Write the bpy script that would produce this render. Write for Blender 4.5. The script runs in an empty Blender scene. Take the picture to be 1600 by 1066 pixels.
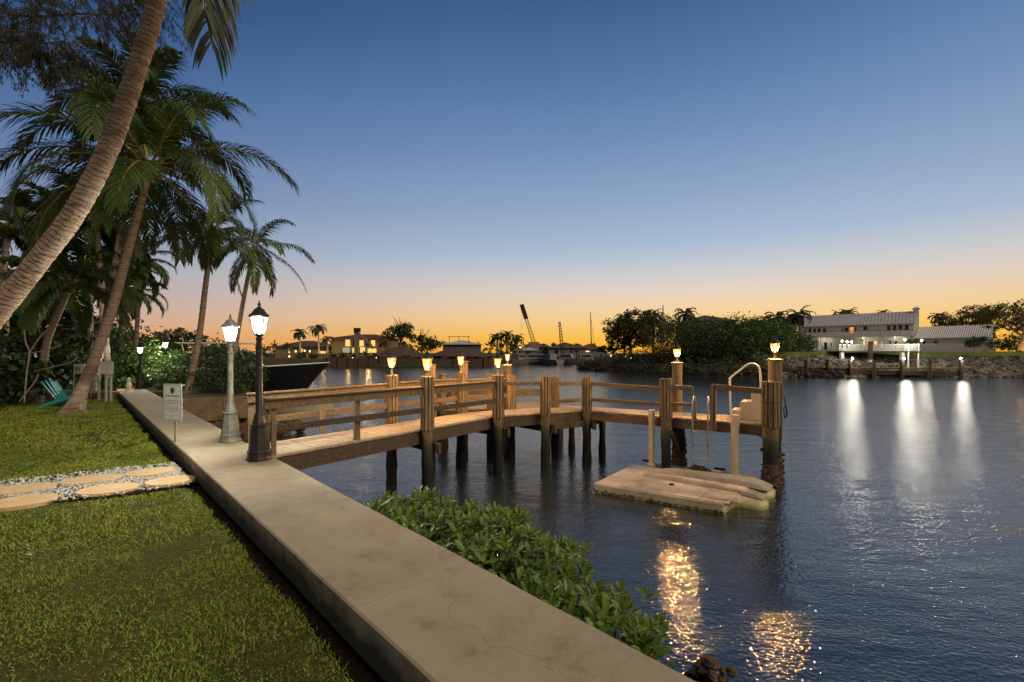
import bpy, math, random
import numpy as np
from mathutils import Vector, Matrix, noise
PI = math.pi
C = bpy.context.scene.collection
# ------------------------------------------------------------------ camera
F, CX, HY, CZ = 711.0, 800.0, 549.0, 3.10      # focal length in photo pixels, centre, horizon row, eye height over the water
cam_d = bpy.data.cameras.new('camera'); cam = bpy.data.objects.new('camera', cam_d); C.objects.link(cam)
cam.location = (0, 0, CZ); cam.rotation_euler = (PI/2, 0, 0)
cam_d.sensor_width = 36; cam_d.lens = F/1600*36; cam_d.shift_y = 16/1600
cam_d.clip_start = .05; cam_d.clip_end = 6000
bpy.context.scene.camera = cam
sc = bpy.context.scene
sc.view_settings.view_transform = 'Standard'; sc.view_settings.look = 'None'
sc.view_settings.exposure = 0.0; sc.view_settings.gamma = 1
sc.render.engine = 'CYCLES'
sc.cycles.use_denoising = True
sc.cycles.max_bounces = 6; sc.cycles.transparent_max_bounces = 12
sc.cycles.diffuse_bounces = 3; sc.cycles.glossy_bounces = 3
sc.cycles.sample_clamp_indirect = 4
sc.cycles.caustics_reflective = False; sc.cycles.caustics_refractive = False
# ------------------------------------------------------------------ sky: dusk, sun just under the horizon ahead
world = bpy.data.worlds.new("World"); sc.world = world; world.use_nodes = True
nt = world.node_tree; nt.nodes.clear()
def lin(c):
    return tuple((v/255/12.92 if v/255 <= .04045 else ((v/255+.055)/1.055)**2.4) for v in c)
def ramp(nt, stops, mode='EASE'):
    r = nt.nodes.new('ShaderNodeValToRGB'); r.color_ramp.interpolation = mode
    e = r.color_ramp.elements
    while len(e) < len(stops): e.new(0.5)
    for i, (p, c) in enumerate(stops):
        e[i].position = p; e[i].color = (*c, 1)
    return r
tc = nt.nodes.new('ShaderNodeTexCoord'); sx = nt.nodes.new('ShaderNodeSeparateXYZ')
nt.links.new(tc.outputs['Generated'], sx.inputs[0])
def m(nt, op, a, b=None, c=None, clamp=False):
    n = nt.nodes.new('ShaderNodeMath'); n.operation = op; n.use_clamp = clamp
    for i, v in enumerate((a, b, c)):
        if v is None: continue
        if isinstance(v, (int, float)): n.inputs[i].default_value = v
        else: nt.links.new(v, n.inputs[i])
    return n.outputs[0]
elev = m(nt, 'ARCSINE', sx.outputs['Z']); elev = m(nt, 'MULTIPLY', m(nt, 'ABSOLUTE', elev), 2/PI)   # 0 horizon .. 1 zenith
def E(px_up): return math.atan(px_up/F)/(PI/2)
center = ramp(nt, [(0, lin((255,176,30))), (E(24), lin((253,197,80))), (E(49), lin((249,210,142))), (E(69), lin((242,211,170))), (E(89), lin((229,211,194))), (E(119), lin((202,205,208))), (E(159), lin((170,188,211))),
                   (E(224), lin((145,168,199))), (E(324), lin((112,142,183))), (E(419), lin((86,120,165))), (E(549), lin((60,95,137))), (1, lin((36,56,90)))], 'LINEAR')
side = ramp(nt, [(0, lin((214,146,96))), (E(30), lin((216,160,128))), (E(55), lin((204,168,152))), (E(85), lin((188,170,166))), (E(119), lin((178,172,176))), (E(159), lin((154,164,184))),
                 (E(224), lin((128,146,178))), (E(324), lin((100,126,168))), (E(419), lin((80,110,156))), (E(549), lin((56,88,134))), (1, lin((34,52,86)))], 'LINEAR')
az = m(nt, 'ARCTAN2', sx.outputs['X'], sx.outputs['Y'])
# isophotes of the afterglow dip away from its centre
elev = m(nt, 'MULTIPLY', elev, m(nt, 'ADD', 1.0, m(nt, 'MINIMUM', m(nt, 'MULTIPLY', m(nt, 'POWER', m(nt, 'MAXIMUM', m(nt, 'MULTIPLY', az, -1.0), 0.0), 2.0), .6), .5)))
nt.links.new(elev, center.inputs[0]); nt.links.new(elev, side.inputs[0])
daz = m(nt, 'ABSOLUTE', m(nt, 'SUBTRACT', az, math.atan(350/F)))
fac = m(nt, 'SMOOTH_MIN', m(nt, 'DIVIDE', daz, 1.2), 1.0, 0.2, True)
fac = m(nt, 'POWER', fac, 1.8)
mix = nt.nodes.new('ShaderNodeMixRGB'); nt.links.new(fac, mix.inputs[0]); nt.links.new(center.outputs[0], mix.inputs[1]); nt.links.new(side.outputs[0], mix.inputs[2])
# the sky opposite the afterglow is a dull violet blue
back = m(nt, 'MULTIPLY', m(nt, 'SUBTRACT', daz, 1.35), 0.8, None, True)
mix2 = nt.nodes.new('ShaderNodeMixRGB'); nt.links.new(back, mix2.inputs[0]); nt.links.new(mix.outputs[0], mix2.inputs[1]); mix2.inputs[2].default_value = (*lin((118,110,122)), 1)
nish = nt.nodes.new('ShaderNodeTexSky'); nish.sky_type = 'NISHITA'; nish.sun_disc = False
nish.sun_elevation = math.radians(-3); nish.sun_rotation = math.atan(50/F)
bg1 = nt.nodes.new('ShaderNodeBackground'); nt.links.new(mix2.outputs[0], bg1.inputs[0]); bg1.inputs[1].default_value = 1.0
bg2 = nt.nodes.new('ShaderNodeBackground'); nt.links.new(nish.outputs[0], bg2.inputs[0]); bg2.inputs[1].default_value = 0.006
ad = nt.nodes.new('ShaderNodeAddShader'); nt.links.new(bg1.outputs[0], ad.inputs[0]); nt.links.new(bg2.outputs[0], ad.inputs[1])
wo = nt.nodes.new('ShaderNodeOutputWorld'); nt.links.new(ad.outputs[0], wo.inputs[0])
# broad warm fill lamp, added from behind right to brighten the foreground
fill_sun_d = bpy.data.lights.new('fill_sun', 'SUN'); fill_sun_d.energy = 2.5; fill_sun_d.angle = math.radians(40); fill_sun_d.color = (1, .80, .52)
fill_sun = bpy.data.objects.new('fill_sun', fill_sun_d); C.objects.link(fill_sun)
_d = Vector((-.60, .46, -.66)); fill_sun.rotation_euler = _d.to_track_quat('-Z', 'Y').to_euler()

def W(px, py, Y): return Vector(((px-CX)/F*Y, Y, CZ-(py-HY)/F*Y))
def G(px, py, z):
    Y = (CZ-z)*F/(py-HY); return Vector(((px-CX)/F*Y, Y, z))
# ------------------------------------------------------------------ materials
class NB:
    def __init__(s, name, rough=.7, spec=.4, metal=0):
        s.mat = bpy.data.materials.new(name); s.mat.use_nodes = True; s.nt = s.mat.node_tree
        s.b = s.nt.nodes['Principled BSDF']; s.b.inputs['Roughness'].default_value = rough
        s.b.inputs['Specular IOR Level'].default_value = spec; s.b.inputs['Metallic'].default_value = metal
        s.co = s.nt.nodes.new('ShaderNodeTexCoord').outputs['Object']
        s.h = None
    def pos(s):
        return s.nt.nodes.new('ShaderNodeNewGeometry').outputs['Position']
    def map(s, scale, rot=(0,0,0), src=None):
        n = s.nt.nodes.new('ShaderNodeMapping'); n.inputs['Scale'].default_value = scale; n.inputs['Rotation'].default_value = rot
        s.nt.links.new(src or s.co, n.inputs[0]); return n.outputs[0]
    def noise(s, scale, detail=4, vec=None, rough=.55, dist=0):
        n = s.nt.nodes.new('ShaderNodeTexNoise'); n.inputs['Scale'].default_value = scale; n.inputs['Detail'].default_value = detail
        n.inputs['Roughness'].default_value = rough; n.inputs['Distortion'].default_value = dist
        s.nt.links.new(vec or s.co, n.inputs['Vector']); return n.outputs['Fac']
    def voro(s, scale, vec=None, feature='F1', out='Distance'):
        n = s.nt.nodes.new('ShaderNodeTexVoronoi'); n.inputs['Scale'].default_value = scale; n.feature = feature
        s.nt.links.new(vec or s.co, n.inputs['Vector']); return n.outputs[out]
    def ramp(s, fac, stops, mode='LINEAR'):
        r = ramp(s.nt, stops, mode); s.nt.links.new(fac, r.inputs[0]); return r.outputs[0]
    def mix(s, fac, a, b, kind='MIX'):
        n = s.nt.nodes.new('ShaderNodeMixRGB'); n.blend_type = kind
        for i, v in enumerate((fac, a, b)):
            if isinstance(v, (int, float)): n.inputs[i].default_value = v
            elif isinstance(v, tuple): n.inputs[i].default_value = (*v, 1)
            else: s.nt.links.new(v, n.inputs[i])
        return n.outputs[0]
    def m(s, *a, **k): return m(s.nt, *a, **k)
    def col(s, c):
        if isinstance(c, tuple): s.b.inputs['Base Color'].default_value = (*c, 1)
        else: s.nt.links.new(c, s.b.inputs['Base Color'])
        return s
    def bump(s, h, strength=.3, dist=.02):
        n = s.nt.nodes.new('ShaderNodeBump'); n.inputs['Strength'].default_value = strength; n.inputs['Distance'].default_value = dist
        s.nt.links.new(h, n.inputs['Height']); 
        if s.h: s.nt.links.new(s.h, n.inputs['Normal'])
        s.h = n.outputs[0]; s.nt.links.new(s.h, s.b.inputs['Normal']); return s
    def rough(s, v): s.nt.links.new(v, s.b.inputs['Roughness']); return s
def plain(name, c, rough=.6, spec=.4, metal=0, var=.25, scale=6):
    n = NB(name, rough, spec, metal); f = n.noise(scale, 5)
    lo = tuple(max(0, v*(1-var)) for v in c); hi = tuple(v*(1+var) for v in c)
    n.col(n.ramp(f, [(.3, lo), (.7, hi)])); n.bump(f, .15, .01); return n.mat
def emit(name, c, s, transp=0.0):
    mt = bpy.data.materials.new(name); mt.use_nodes = True; t = mt.node_tree; t.nodes.clear()
    e = t.nodes.new('ShaderNodeEmission'); e.inputs[0].default_value = (*c, 1); e.inputs[1].default_value = s
    o = t.nodes.new('ShaderNodeOutputMaterial'); last = e.outputs[0]
    if transp:
        tr = t.nodes.new('ShaderNodeBsdfTransparent'); mx = t.nodes.new('ShaderNodeMixShader'); mx.inputs[0].default_value = transp
        t.links.new(e.outputs[0], mx.inputs[1]); t.links.new(tr.outputs[0], mx.inputs[2]); last = mx.outputs[0]
    t.links.new(last, o.inputs[0]); return mt
def leafmat(name, c1, c2, c3=None, rough=.45, scale=3.0, trans=.25):
    n = NB(name, rough, .35)
    f = n.noise(scale, 3); g = n.noise(scale*9, 2)
    stops = [(.3, c1), (.62, c2)] + ([(.78, c3)] if c3 else [])
    cc = n.mix(.5, n.ramp(f, stops), n.ramp(g, stops))
    n.col(cc)
    if trans:
        t = n.nt.nodes.new('ShaderNodeBsdfTranslucent'); n.nt.links.new(cc, t.inputs[0])
        mx = n.nt.nodes.new('ShaderNodeMixShader'); mx.inputs[0].default_value = trans
        out = n.nt.nodes['Material Output']
        n.nt.links.new(n.b.outputs[0], mx.inputs[1]); n.nt.links.new(t.outputs[0], mx.inputs[2]); n.nt.links.new(mx.outputs[0], out.inputs[0])
    return n.mat
M = {}
# weathered timber; stain bands by height over the water (tide marks)
def wood(name, base=(.30,.20,.115), grey=(.20,.17,.13), axis='z', tide=False, rot=0):
    n = NB(name, .8, .25)
    sc_ = {'z': (14,14,.9), 'x': (.9,14,14), 'y': (14,.9,14)}[axis]
    v = n.map(sc_, (0,0,rot), n.pos())
    f = n.noise(2.2, 6, v, .65); g = n.noise(1.3, 3, n.pos())
    c = n.ramp(f, [(.30, tuple(x*.22 for x in base)), (.44, tuple(x*.7 for x in base)), (.56, base), (.75, tuple(min(1,x*1.6) for x in base))])
    c = n.mix(n.ramp(g, [(.38, (0,0,0)), (.68, (.75,.75,.75))]), c, n.mix(.5, c, grey))
    if tide:
        s = n.nt.nodes.new('ShaderNodeSeparateXYZ'); n.nt.links.new(n.pos(), s.inputs[0])
        z = n.m('ADD', s.outputs['Z'], n.m('MULTIPLY', n.m('SUBTRACT', n.noise(5, 3, n.pos()), .5), .3))
        zz = n.m('DIVIDE', z, 2.0, None, clamp=True)
        blk = n.ramp(zz, [(0, (.010,.009,.007)), (.30, (.012,.012,.009)), (.42, (.020,.021,.013)), (.52, (.042,.046,.02)), (.66, (.10,.09,.045)), (.74, (.19,.14,.07))])
        k = n.ramp(zz, [(.55, (1,1,1)), (.72, (0,0,0))])
        c = n.mix(k, c, blk)
    n.col(c); n.bump(f, .6, .012); return n.mat
M['pile'] = wood('weathered piling timber', (0.194,0.133,0.068), (0.122,0.104,0.072), 'z', True)
M['wood_v'] = wood('weathered upright timber', (0.216,0.151,0.076), (0.137,0.115,0.076), 'z')
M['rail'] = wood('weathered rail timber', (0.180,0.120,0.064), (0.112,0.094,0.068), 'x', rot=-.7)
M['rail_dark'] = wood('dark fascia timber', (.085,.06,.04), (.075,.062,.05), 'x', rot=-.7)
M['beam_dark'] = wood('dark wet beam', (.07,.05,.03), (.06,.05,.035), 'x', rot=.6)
def deckmat():
    n = NB('deck boards', .75, .3); v = n.map((1,1,1), (0,0,0), n.pos())
    f = n.noise(9, 6, v, .7); g = n.noise(1.1, 3, n.pos())
    c = n.ramp(f, [(.3, (.22,.175,.115)), (.5, (.33,.27,.185)), (.7, (.42,.35,.25))]); c = n.mix(n.ramp(g, [(.4,(0,0,0)),(.7,(.5,.5,.5))]), c, (.30,.25,.19))
    n.col(c); n.bump(f, .3, .008); return n.mat
M['deck'] = deckmat()
def concrete():
    n = NB('aged concrete', .85, .25); p = n.pos()
    big = n.noise(.9, 5, p, .6, .5); mid = n.noise(5, 5, p, .65); fine = n.noise(90, 3, p, .7)
    c = n.ramp(big, [(.3, (.21,.175,.108)), (.5, (.28,.238,.155)), (.7, (.33,.285,.195))])
    c = n.mix(.3, c, n.ramp(mid, [(.3, (.20,.175,.125)), (.55, (.29,.26,.19)), (.75, (.35,.32,.24))]))
    c = n.mix(n.ramp(fine, [(.58,(0,0,0)),(.72,(.5,.5,.5))]), c, (.10,.09,.065))
    # blotches of grime
    st = n.noise(2.3, 6, n.map((1,1,1),(0,0,.8),p), .7, 1.2); c = n.mix(n.ramp(st, [(.60,(0,0,0)),(.74,(.10,.10,.10))]), c, (.12,.10,.075))
    # hairline cracks: thin band of a distorted voronoi edge, kept to some areas
    d = n.nt.nodes.new('ShaderNodeVectorMath'); d.operation = 'ADD'
    nn = n.nt.nodes.new('ShaderNodeTexNoise'); nn.inputs['Scale'].default_value = 2.5; nn.inputs['Detail'].default_value = 6; n.nt.links.new(p, nn.inputs['Vector'])
    sv = n.nt.nodes.new('ShaderNodeVectorMath'); sv.operation = 'SCALE'; sv.inputs['Scale'].default_value = .6; n.nt.links.new(nn.outputs['Color'], sv.inputs[0])
    n.nt.links.new(p, d.inputs[0]); n.nt.links.new(sv.outputs[0], d.inputs[1])
    e = n.voro(.75, d.outputs[0], 'DISTANCE_TO_EDGE'); cr = n.m('LESS_THAN', e, .0018)
    ar = n.m('GREATER_THAN', n.noise(.45, 2, p), .63); cr = n.m('MULTIPLY', cr, ar)
    c = n.mix(n.m('MULTIPLY', cr, .32), c, (.05,.042,.03))
    # shade of the unlit side faces, painted dark below the lip
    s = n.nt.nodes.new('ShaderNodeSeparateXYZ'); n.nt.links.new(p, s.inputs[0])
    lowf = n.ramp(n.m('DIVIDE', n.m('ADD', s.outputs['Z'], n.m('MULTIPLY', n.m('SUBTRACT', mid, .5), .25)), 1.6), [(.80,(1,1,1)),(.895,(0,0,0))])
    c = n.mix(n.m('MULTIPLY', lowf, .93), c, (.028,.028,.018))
    n.col(c); n.bump(fine, .25, .004); n.bump(mid, .25, .01); n.bump(n.m('MULTIPLY', cr, -1), .5, .006); return n.mat
M['concrete'] = concrete()
def watermat():
    n = NB('channel water', .05, 1.0); n.b.inputs['IOR'].default_value = 1.6
    p = n.pos()
    n.col((.016,.022,.024))
    # wavelets: broad swell + wind ripples + fine chop (ripples run across the view)
    v1 = n.map((.55,1.25,1), (0,0,.12), p); a = n.noise(1.1, 3, v1, .5, .4)
    v2 = n.map((.7,1.5,1), (0,0,-.2), p); b = n.noise(4.2, 3, v2, .55, .6)
    v3 = n.map((.8,1.3,1), (0,0,.35), p); c = n.noise(19, 2, v3, .5)
    n.bump(a, .42, .09); n.bump(b, .38, .026); n.bump(c, .8, .011)
    return n.mat
M['water'] = watermat()
def lawnmat():
    n = NB('lawn soil and thatch', .95, .1); p = n.pos()
    f = n.noise(1.3, 5, p, .6); g = n.noise(40, 4, p, .7)
    c = n.ramp(f, [(.3, (.030,.036,.010)), (.5, (.055,.06,.012)), (.62, (.085,.078,.018)), (.75, (.085,.06,.022))])  # soil and thatch, darkened to paint shaded depth between the blades
    c = n.mix(.6, c, n.ramp(g, [(.35,(.02,.022,.008)), (.55,(.07,.085,.018)), (.75,(.14,.14,.035))]))
    n.col(c); n.bump(g, .9, .03); return n.mat
M['lawn'] = lawnmat()
def grassmat():
    n = NB('grass blades', .6, .25); p = n.pos()
    f = n.noise(1.1, 4, p, .6); r = n.noise(14, 3, p, .6); q = n.noise(120, 1, p)
    c = n.ramp(f, [(.32, (.08,.15,.012)), (.5, (.18,.27,.018)), (.64, (.30,.32,.028)), (.76, (.30,.20,.05))])
    c = n.mix(.45, c, n.ramp(r, [(.36,(.05,.11,.010)), (.52,(.19,.28,.018)), (.66,(.34,.23,.07))]))
    c = n.mix(.35, c, n.ramp(q, [(.35,(.05,.07,.01)), (.65,(.22,.24,.05))]))
    n.col(c); 
    return n.mat
M['grass'] = grassmat()
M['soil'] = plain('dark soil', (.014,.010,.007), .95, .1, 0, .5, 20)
def stonemat(name, c, sc=2, var=.3, rough=.85):
    n = NB(name, rough, .25); p = n.pos(); f = n.noise(sc, 5, p, .65); g = n.noise(sc*12, 3, p)
    cc = n.mix(.4, n.ramp(f, [(.3, tuple(x*(1-var) for x in c)), (.7, tuple(x*(1+var) for x in c))]), n.ramp(g, [(.3, tuple(x*(1-var*1.5) for x in c)), (.7, tuple(x*(1+var) for x in c))]))
    n.col(cc); n.bump(g, .35, .01); return n.mat
M['slab'] = stonemat('buff stepping stone', (.50,.36,.19), 3, .16)
M['gravel'] = stonemat('white gravel', (.42,.42,.38), 13, .5)
def rockmat():
    n = NB('riprap rock', .9, .2); p = n.pos(); v = n.voro(1.7, p, 'F1', 'Color'); sp = n.nt.nodes.new('ShaderNodeSeparateColor'); n.nt.links.new(v, sp.inputs[0])
    c = n.ramp(sp.outputs[0], [(0,(.03,.027,.02)), (.35,(.09,.08,.06)), (.7,(.17,.155,.12)), (1,(.30,.28,.23))]); g = n.noise(5, 4, p)
    n.col(n.mix(.35, c, n.ramp(g, [(.35,(.02,.02,.012)),(.7,(.2,.19,.15))]))); n.bump(g, .5, .05); return n.mat
M['rock'] = rockmat()
M['coral'] = stonemat('tan block wall', (.13,.09,.05), 2.5, .6)
M['oyster'] = stonemat('oyster crust', (.075,.05,.028), 26, .8)
def trunkmat():
    n = NB('palm bark', .85, .2); co = n.co
    v = n.map((1.2,1.2,9), (0,0,0), n.pos()); f = n.noise(1.9, 4, v, .6, .5); g = n.noise(7, 5, n.pos(), .7)
    c = n.ramp(f, [(.32, (.13,.09,.06)), (.48, (.27,.20,.145)), (.68, (.36,.29,.215))])
    c = n.mix(n.ramp(g, [(.5,(0,0,0)),(.72,(.6,.6,.6))]), c, (.36,.34,.28))
    sp = n.noise(30, 2, n.pos()); c = n.mix(n.ramp(sp, [(.62,(0,0,0)),(.70,(.7,.7,.7))]), c, (.05,.035,.025))
    an = n.nt.nodes.new('ShaderNodeAttribute'); an.attribute_name = 'along'
    w = n.m('FRACT', n.m('ADD', an.outputs['Fac'], n.m('MULTIPLY', n.noise(3.5, 4, n.pos(), .65), 2.6)))
    ring = n.ramp(w, [(0,(1,1,1)), (.10,(.8,.8,.8)), (.22,(0,0,0)), (1,(0,0,0))])
    c = n.mix(n.m('MULTIPLY', n.m('MULTIPLY', ring, .5), n.ramp(g, [(.35,(.15,.15,.15)),(.6,(1,1,1))])), c, (.055,.04,.03))
    n.col(c); n.bump(f, .4, .02); n.bump(g, .4, .012); n.bump(n.m('MULTIPLY', ring, -1), .6, .02); return n.mat
M['trunk'] = trunkmat()
M['bark'] = stonemat('dark bark', (.065,.05,.034), 4, .5)
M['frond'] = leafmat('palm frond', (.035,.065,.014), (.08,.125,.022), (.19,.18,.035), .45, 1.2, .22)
M['frond_dark'] = leafmat('dark palm frond', (.02,.032,.012), (.04,.055,.018), None, .6, .6, .15)
M['husk'] = plain('brown fibre', (.20,.10,.04), .9, .1, 0, .5, 14)
M['coconut'] = plain('coconut skin', (.16,.13,.035), .5, .4, 0, .4, 6)
M['stalk'] = plain('frond stalk', (.26,.21,.05), .6, .3, 0, .3, 8)
M['leaf_dark'] = leafmat('dark hedge leaves', (.018,.034,.010), (.045,.08,.018), (.08,.12,.025), .5, 1.5, .15)
M['leaf_mid'] = leafmat('green shrub leaves', (.025,.055,.012), (.07,.13,.02), (.11,.17,.03), .45, 2, .25)
M['leaf_mangrove'] = leafmat('glossy mangrove leaves', (.030,.072,.008), (.115,.185,.016), (.30,.27,.035), .42, 5, .22)
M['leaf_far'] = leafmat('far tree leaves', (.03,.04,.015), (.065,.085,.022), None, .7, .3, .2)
M['leaf_gold'] = leafmat('fine yellow green foliage', (.05,.05,.012), (.13,.11,.025), (.20,.14,.03), .6, .3, .35)
M['needle'] = leafmat('hanging needles', (.015,.02,.010), (.035,.04,.018), (.07,.05,.022), .6, 1.5, .2)
M['black_iron'] = plain('black painted iron', (.022,.022,.020), .45, .5, .3, .5, 9)
M['grey_iron'] = plain('grey green painted iron', (.13,.14,.12), .5, .45, .15, .35, 9)
M['steel'] = plain('stainless tube', (.55,.50,.42), .32, .5, .85, .2, 5)
M['white_tube'] = plain('white tube', (.75,.72,.64), .35, .5, .2, .08, 4)
M['pvc'] = plain('cream pvc pipe', (.58,.47,.30), .4, .45, 0, .12, 3)
def floatmat():
    n = NB('tan moulded plastic', .55, .35); p = n.pos(); f = n.noise(2.4, 5, p, .6); g = n.noise(18, 3, p)
    c = n.ramp(f, [(.3,(.25,.205,.16)), (.5,(.38,.325,.26)), (.7,(.46,.40,.33))]); c = n.mix(n.ramp(g, [(.58,(0,0,0)),(.72,(.35,.35,.35))]), c, (.22,.15,.09))
    s = n.nt.nodes.new('ShaderNodeSeparateXYZ'); n.nt.links.new(p, s.inputs[0])
    z = n.m('ADD', s.outputs['Z'], n.m('MULTIPLY', n.m('SUBTRACT', n.noise(6, 3, p), .5), .09))
    c = n.mix(n.ramp(n.m('DIVIDE', z, .3), [(.12,(1,1,1)), (.24,(0,0,0))]), c, (.03,.022,.012))
    c = n.mix(n.ramp(n.m('DIVIDE', z, .3), [(.35,(.6,.6,.6)), (.6,(0,0,0))]), c, (.46,.44,.17))
    n.col(c); n.bump(g, .2, .005); return n.mat
M['float'] = floatmat()
M['float_grey'] = plain('weathered grey plastic decking', (.27,.22,.17), .6, .3, 0, .3, 9)
M['cream'] = plain('cream fibreglass', (.66,.56,.38), .45, .4, 0, .12, 5)
M['rope'] = plain('dark rope', (.05,.045,.045), .9, .1)
M['sign'] = plain('white sign face', (.62,.66,.58), .5, .4, 0, .05, 6)
M['sign_edge'] = plain('grey green sign border', (.20,.24,.19), .5, .4, 0, .1, 6)
M['ink'] = plain('black ink', (.02,.025,.02), .6, .2, 0, .1)
M['galv'] = plain('galvanised post', (.34,.27,.17), .5, .4, .4, .3, 9)
M['box_grey'] = plain('grey painted box', (.42,.43,.38), .6, .3, 0, .15, 5)
M['teal'] = plain('turquoise painted slats', (.035,.28,.26), .55, .35, 0, .15, 5)
M['hull'] = plain('dark navy hull', (.006,.007,.010), .5, .2, 0, .2, 2)
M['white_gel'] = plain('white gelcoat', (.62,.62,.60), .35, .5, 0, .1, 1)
M['gel_dusk'] = plain('dusk shaded white gelcoat', (.16,.15,.15), .5, .3, 0, .3, 1)  # white gelcoat with dusk shade put into its colour, for marina boats
M['tan_rub'] = plain('grey inflatable skin', (.40,.36,.30), .6, .3, 0, .15, 4)
M['glass_dark'] = plain('dark window glass', (.012,.016,.014), .12, .6, 0, .3, 1)
def siding(name, c, s=10):
    n = NB(name, .7, .3); p = n.pos(); x = n.nt.nodes.new('ShaderNodeSeparateXYZ'); n.nt.links.new(p, x.inputs[0])
    w = n.m('FRACT', n.m('MULTIPLY', x.outputs['Z'], 1/.2)); f = n.noise(1.2, 4, p)
    cc = n.ramp(f, [(.3, tuple(v*.88 for v in c)), (.7, c)]); cc = n.mix(n.m('LESS_THAN', w, .12), cc, tuple(v*.6 for v in c))
    n.col(cc); n.bump(w, .3, .03); return n.mat
M['siding'] = siding('white lap siding', (.82,.80,.74))
M['white_paint'] = plain('white painted timber', (.74,.73,.69), .55, .35, 0, .08, 2)
def metalroof():
    n = NB('standing seam roof', .6, .4, .1); f = n.noise(.5, 5, n.pos(), .7); g = n.noise(3, 4, n.map((1,1,.4), (0,0,0), n.pos()), .7)
    n.col(n.mix(.5, n.ramp(f, [(.3,(.28,.27,.28)),(.7,(.46,.44,.44))]), n.ramp(g, [(.3,(.27,.25,.25)),(.7,(.48,.46,.46))]))); return n.mat
M['metalroof'] = metalroof()
M['tile_roof'] = stonemat('dark tiled roof', (.075,.05,.042), .8, .3)
M['brown_roof'] = stonemat('brown thatch roof', (.075,.045,.032), 1.5, .4)
M['stucco_y'] = plain('cream stucco', (.17,.125,.06), .8, .2, 0, .1, .5)
M['stucco_g'] = plain('grey stucco', (.16,.16,.15), .8, .2, 0, .15, .5)
M['stucco_d'] = plain('dark mauve stucco', (.11,.09,.085), .8, .2, 0, .15, .5)
M['crane'] = plain('dark crane steel', (.035,.022,.015), .6, .3, .2)
M['crane_y'] = plain('pale crane steel', (.20,.15,.10), .6, .3, .2)
M['land'] = stonemat('shore earth', (.05,.045,.025), .3, .4, .95)
M['far_grass'] = plain('far lawn', (.085,.12,.022), .9, .1, 0, .3, .5)
M['lit_warm'] = emit('warm lit window', (1, .55, .15), 1.3)
M['lit_orange'] = emit('orange lit door glass', (1, .38, .03), 1.1)
M['lit_pale'] = emit('pale lit window', (.85, .95, .80), .38)
M['glow_white'] = emit('white lamp globe', (1, .95, .82), 5.5, .8)
M['glow_warm'] = emit('amber lantern glass', (1, .34, .045), 5.5, .72)
M['flame'] = emit('lit bulb', (1, .72, .36), 16, .3)
M['glow_far'] = emit('far lamp globe', (1, .93, .75), 40)
M['glow_spot'] = emit('garden light', (1, .62, .2), 6)
# ------------------------------------------------------------------ object helpers
def wt(o):
    v = Vector((0,0,0))
    while o: v += o.location; o = o.parent
    return v
def tag(o, label=None, cat=None, group=None, kind=None):
    if label: o['label'] = label
    if cat: o['category'] = cat
    if group: o['group'] = group
    if kind: o['kind'] = kind
    return o
def thing(name, loc, label, cat, group=None):
    o = bpy.data.objects.new(name, None); o.empty_display_size = .2; C.objects.link(o); o.location = loc
    return tag(o, label, cat, group)
def npmesh(name, co, faces_flat, k, mat, parent=None, smooth=False):
    """co (N,3) world, faces_flat (F,k) vertex indices"""
    me = bpy.data.meshes.new(name)
    co = np.asarray(co, dtype=np.float32)
    if parent is not None: co = co - np.array(wt(parent), dtype=np.float32)
    ff = np.asarray(faces_flat, dtype=np.int32)
    me.vertices.add(len(co)); me.vertices.foreach_set('co', co.ravel())
    me.loops.add(ff.size); me.loops.foreach_set('vertex_index', ff.ravel())
    me.polygons.add(len(ff)); me.polygons.foreach_set('loop_start', np.arange(0, ff.size, k, dtype=np.int32))
    me.update(calc_edges=True)
    if smooth: me.polygons.foreach_set('use_smooth', np.ones(len(ff), dtype=bool))
    me.materials.append(mat)
    o = bpy.data.objects.new(name, me); C.objects.link(o); o.parent = parent
    return o
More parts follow.
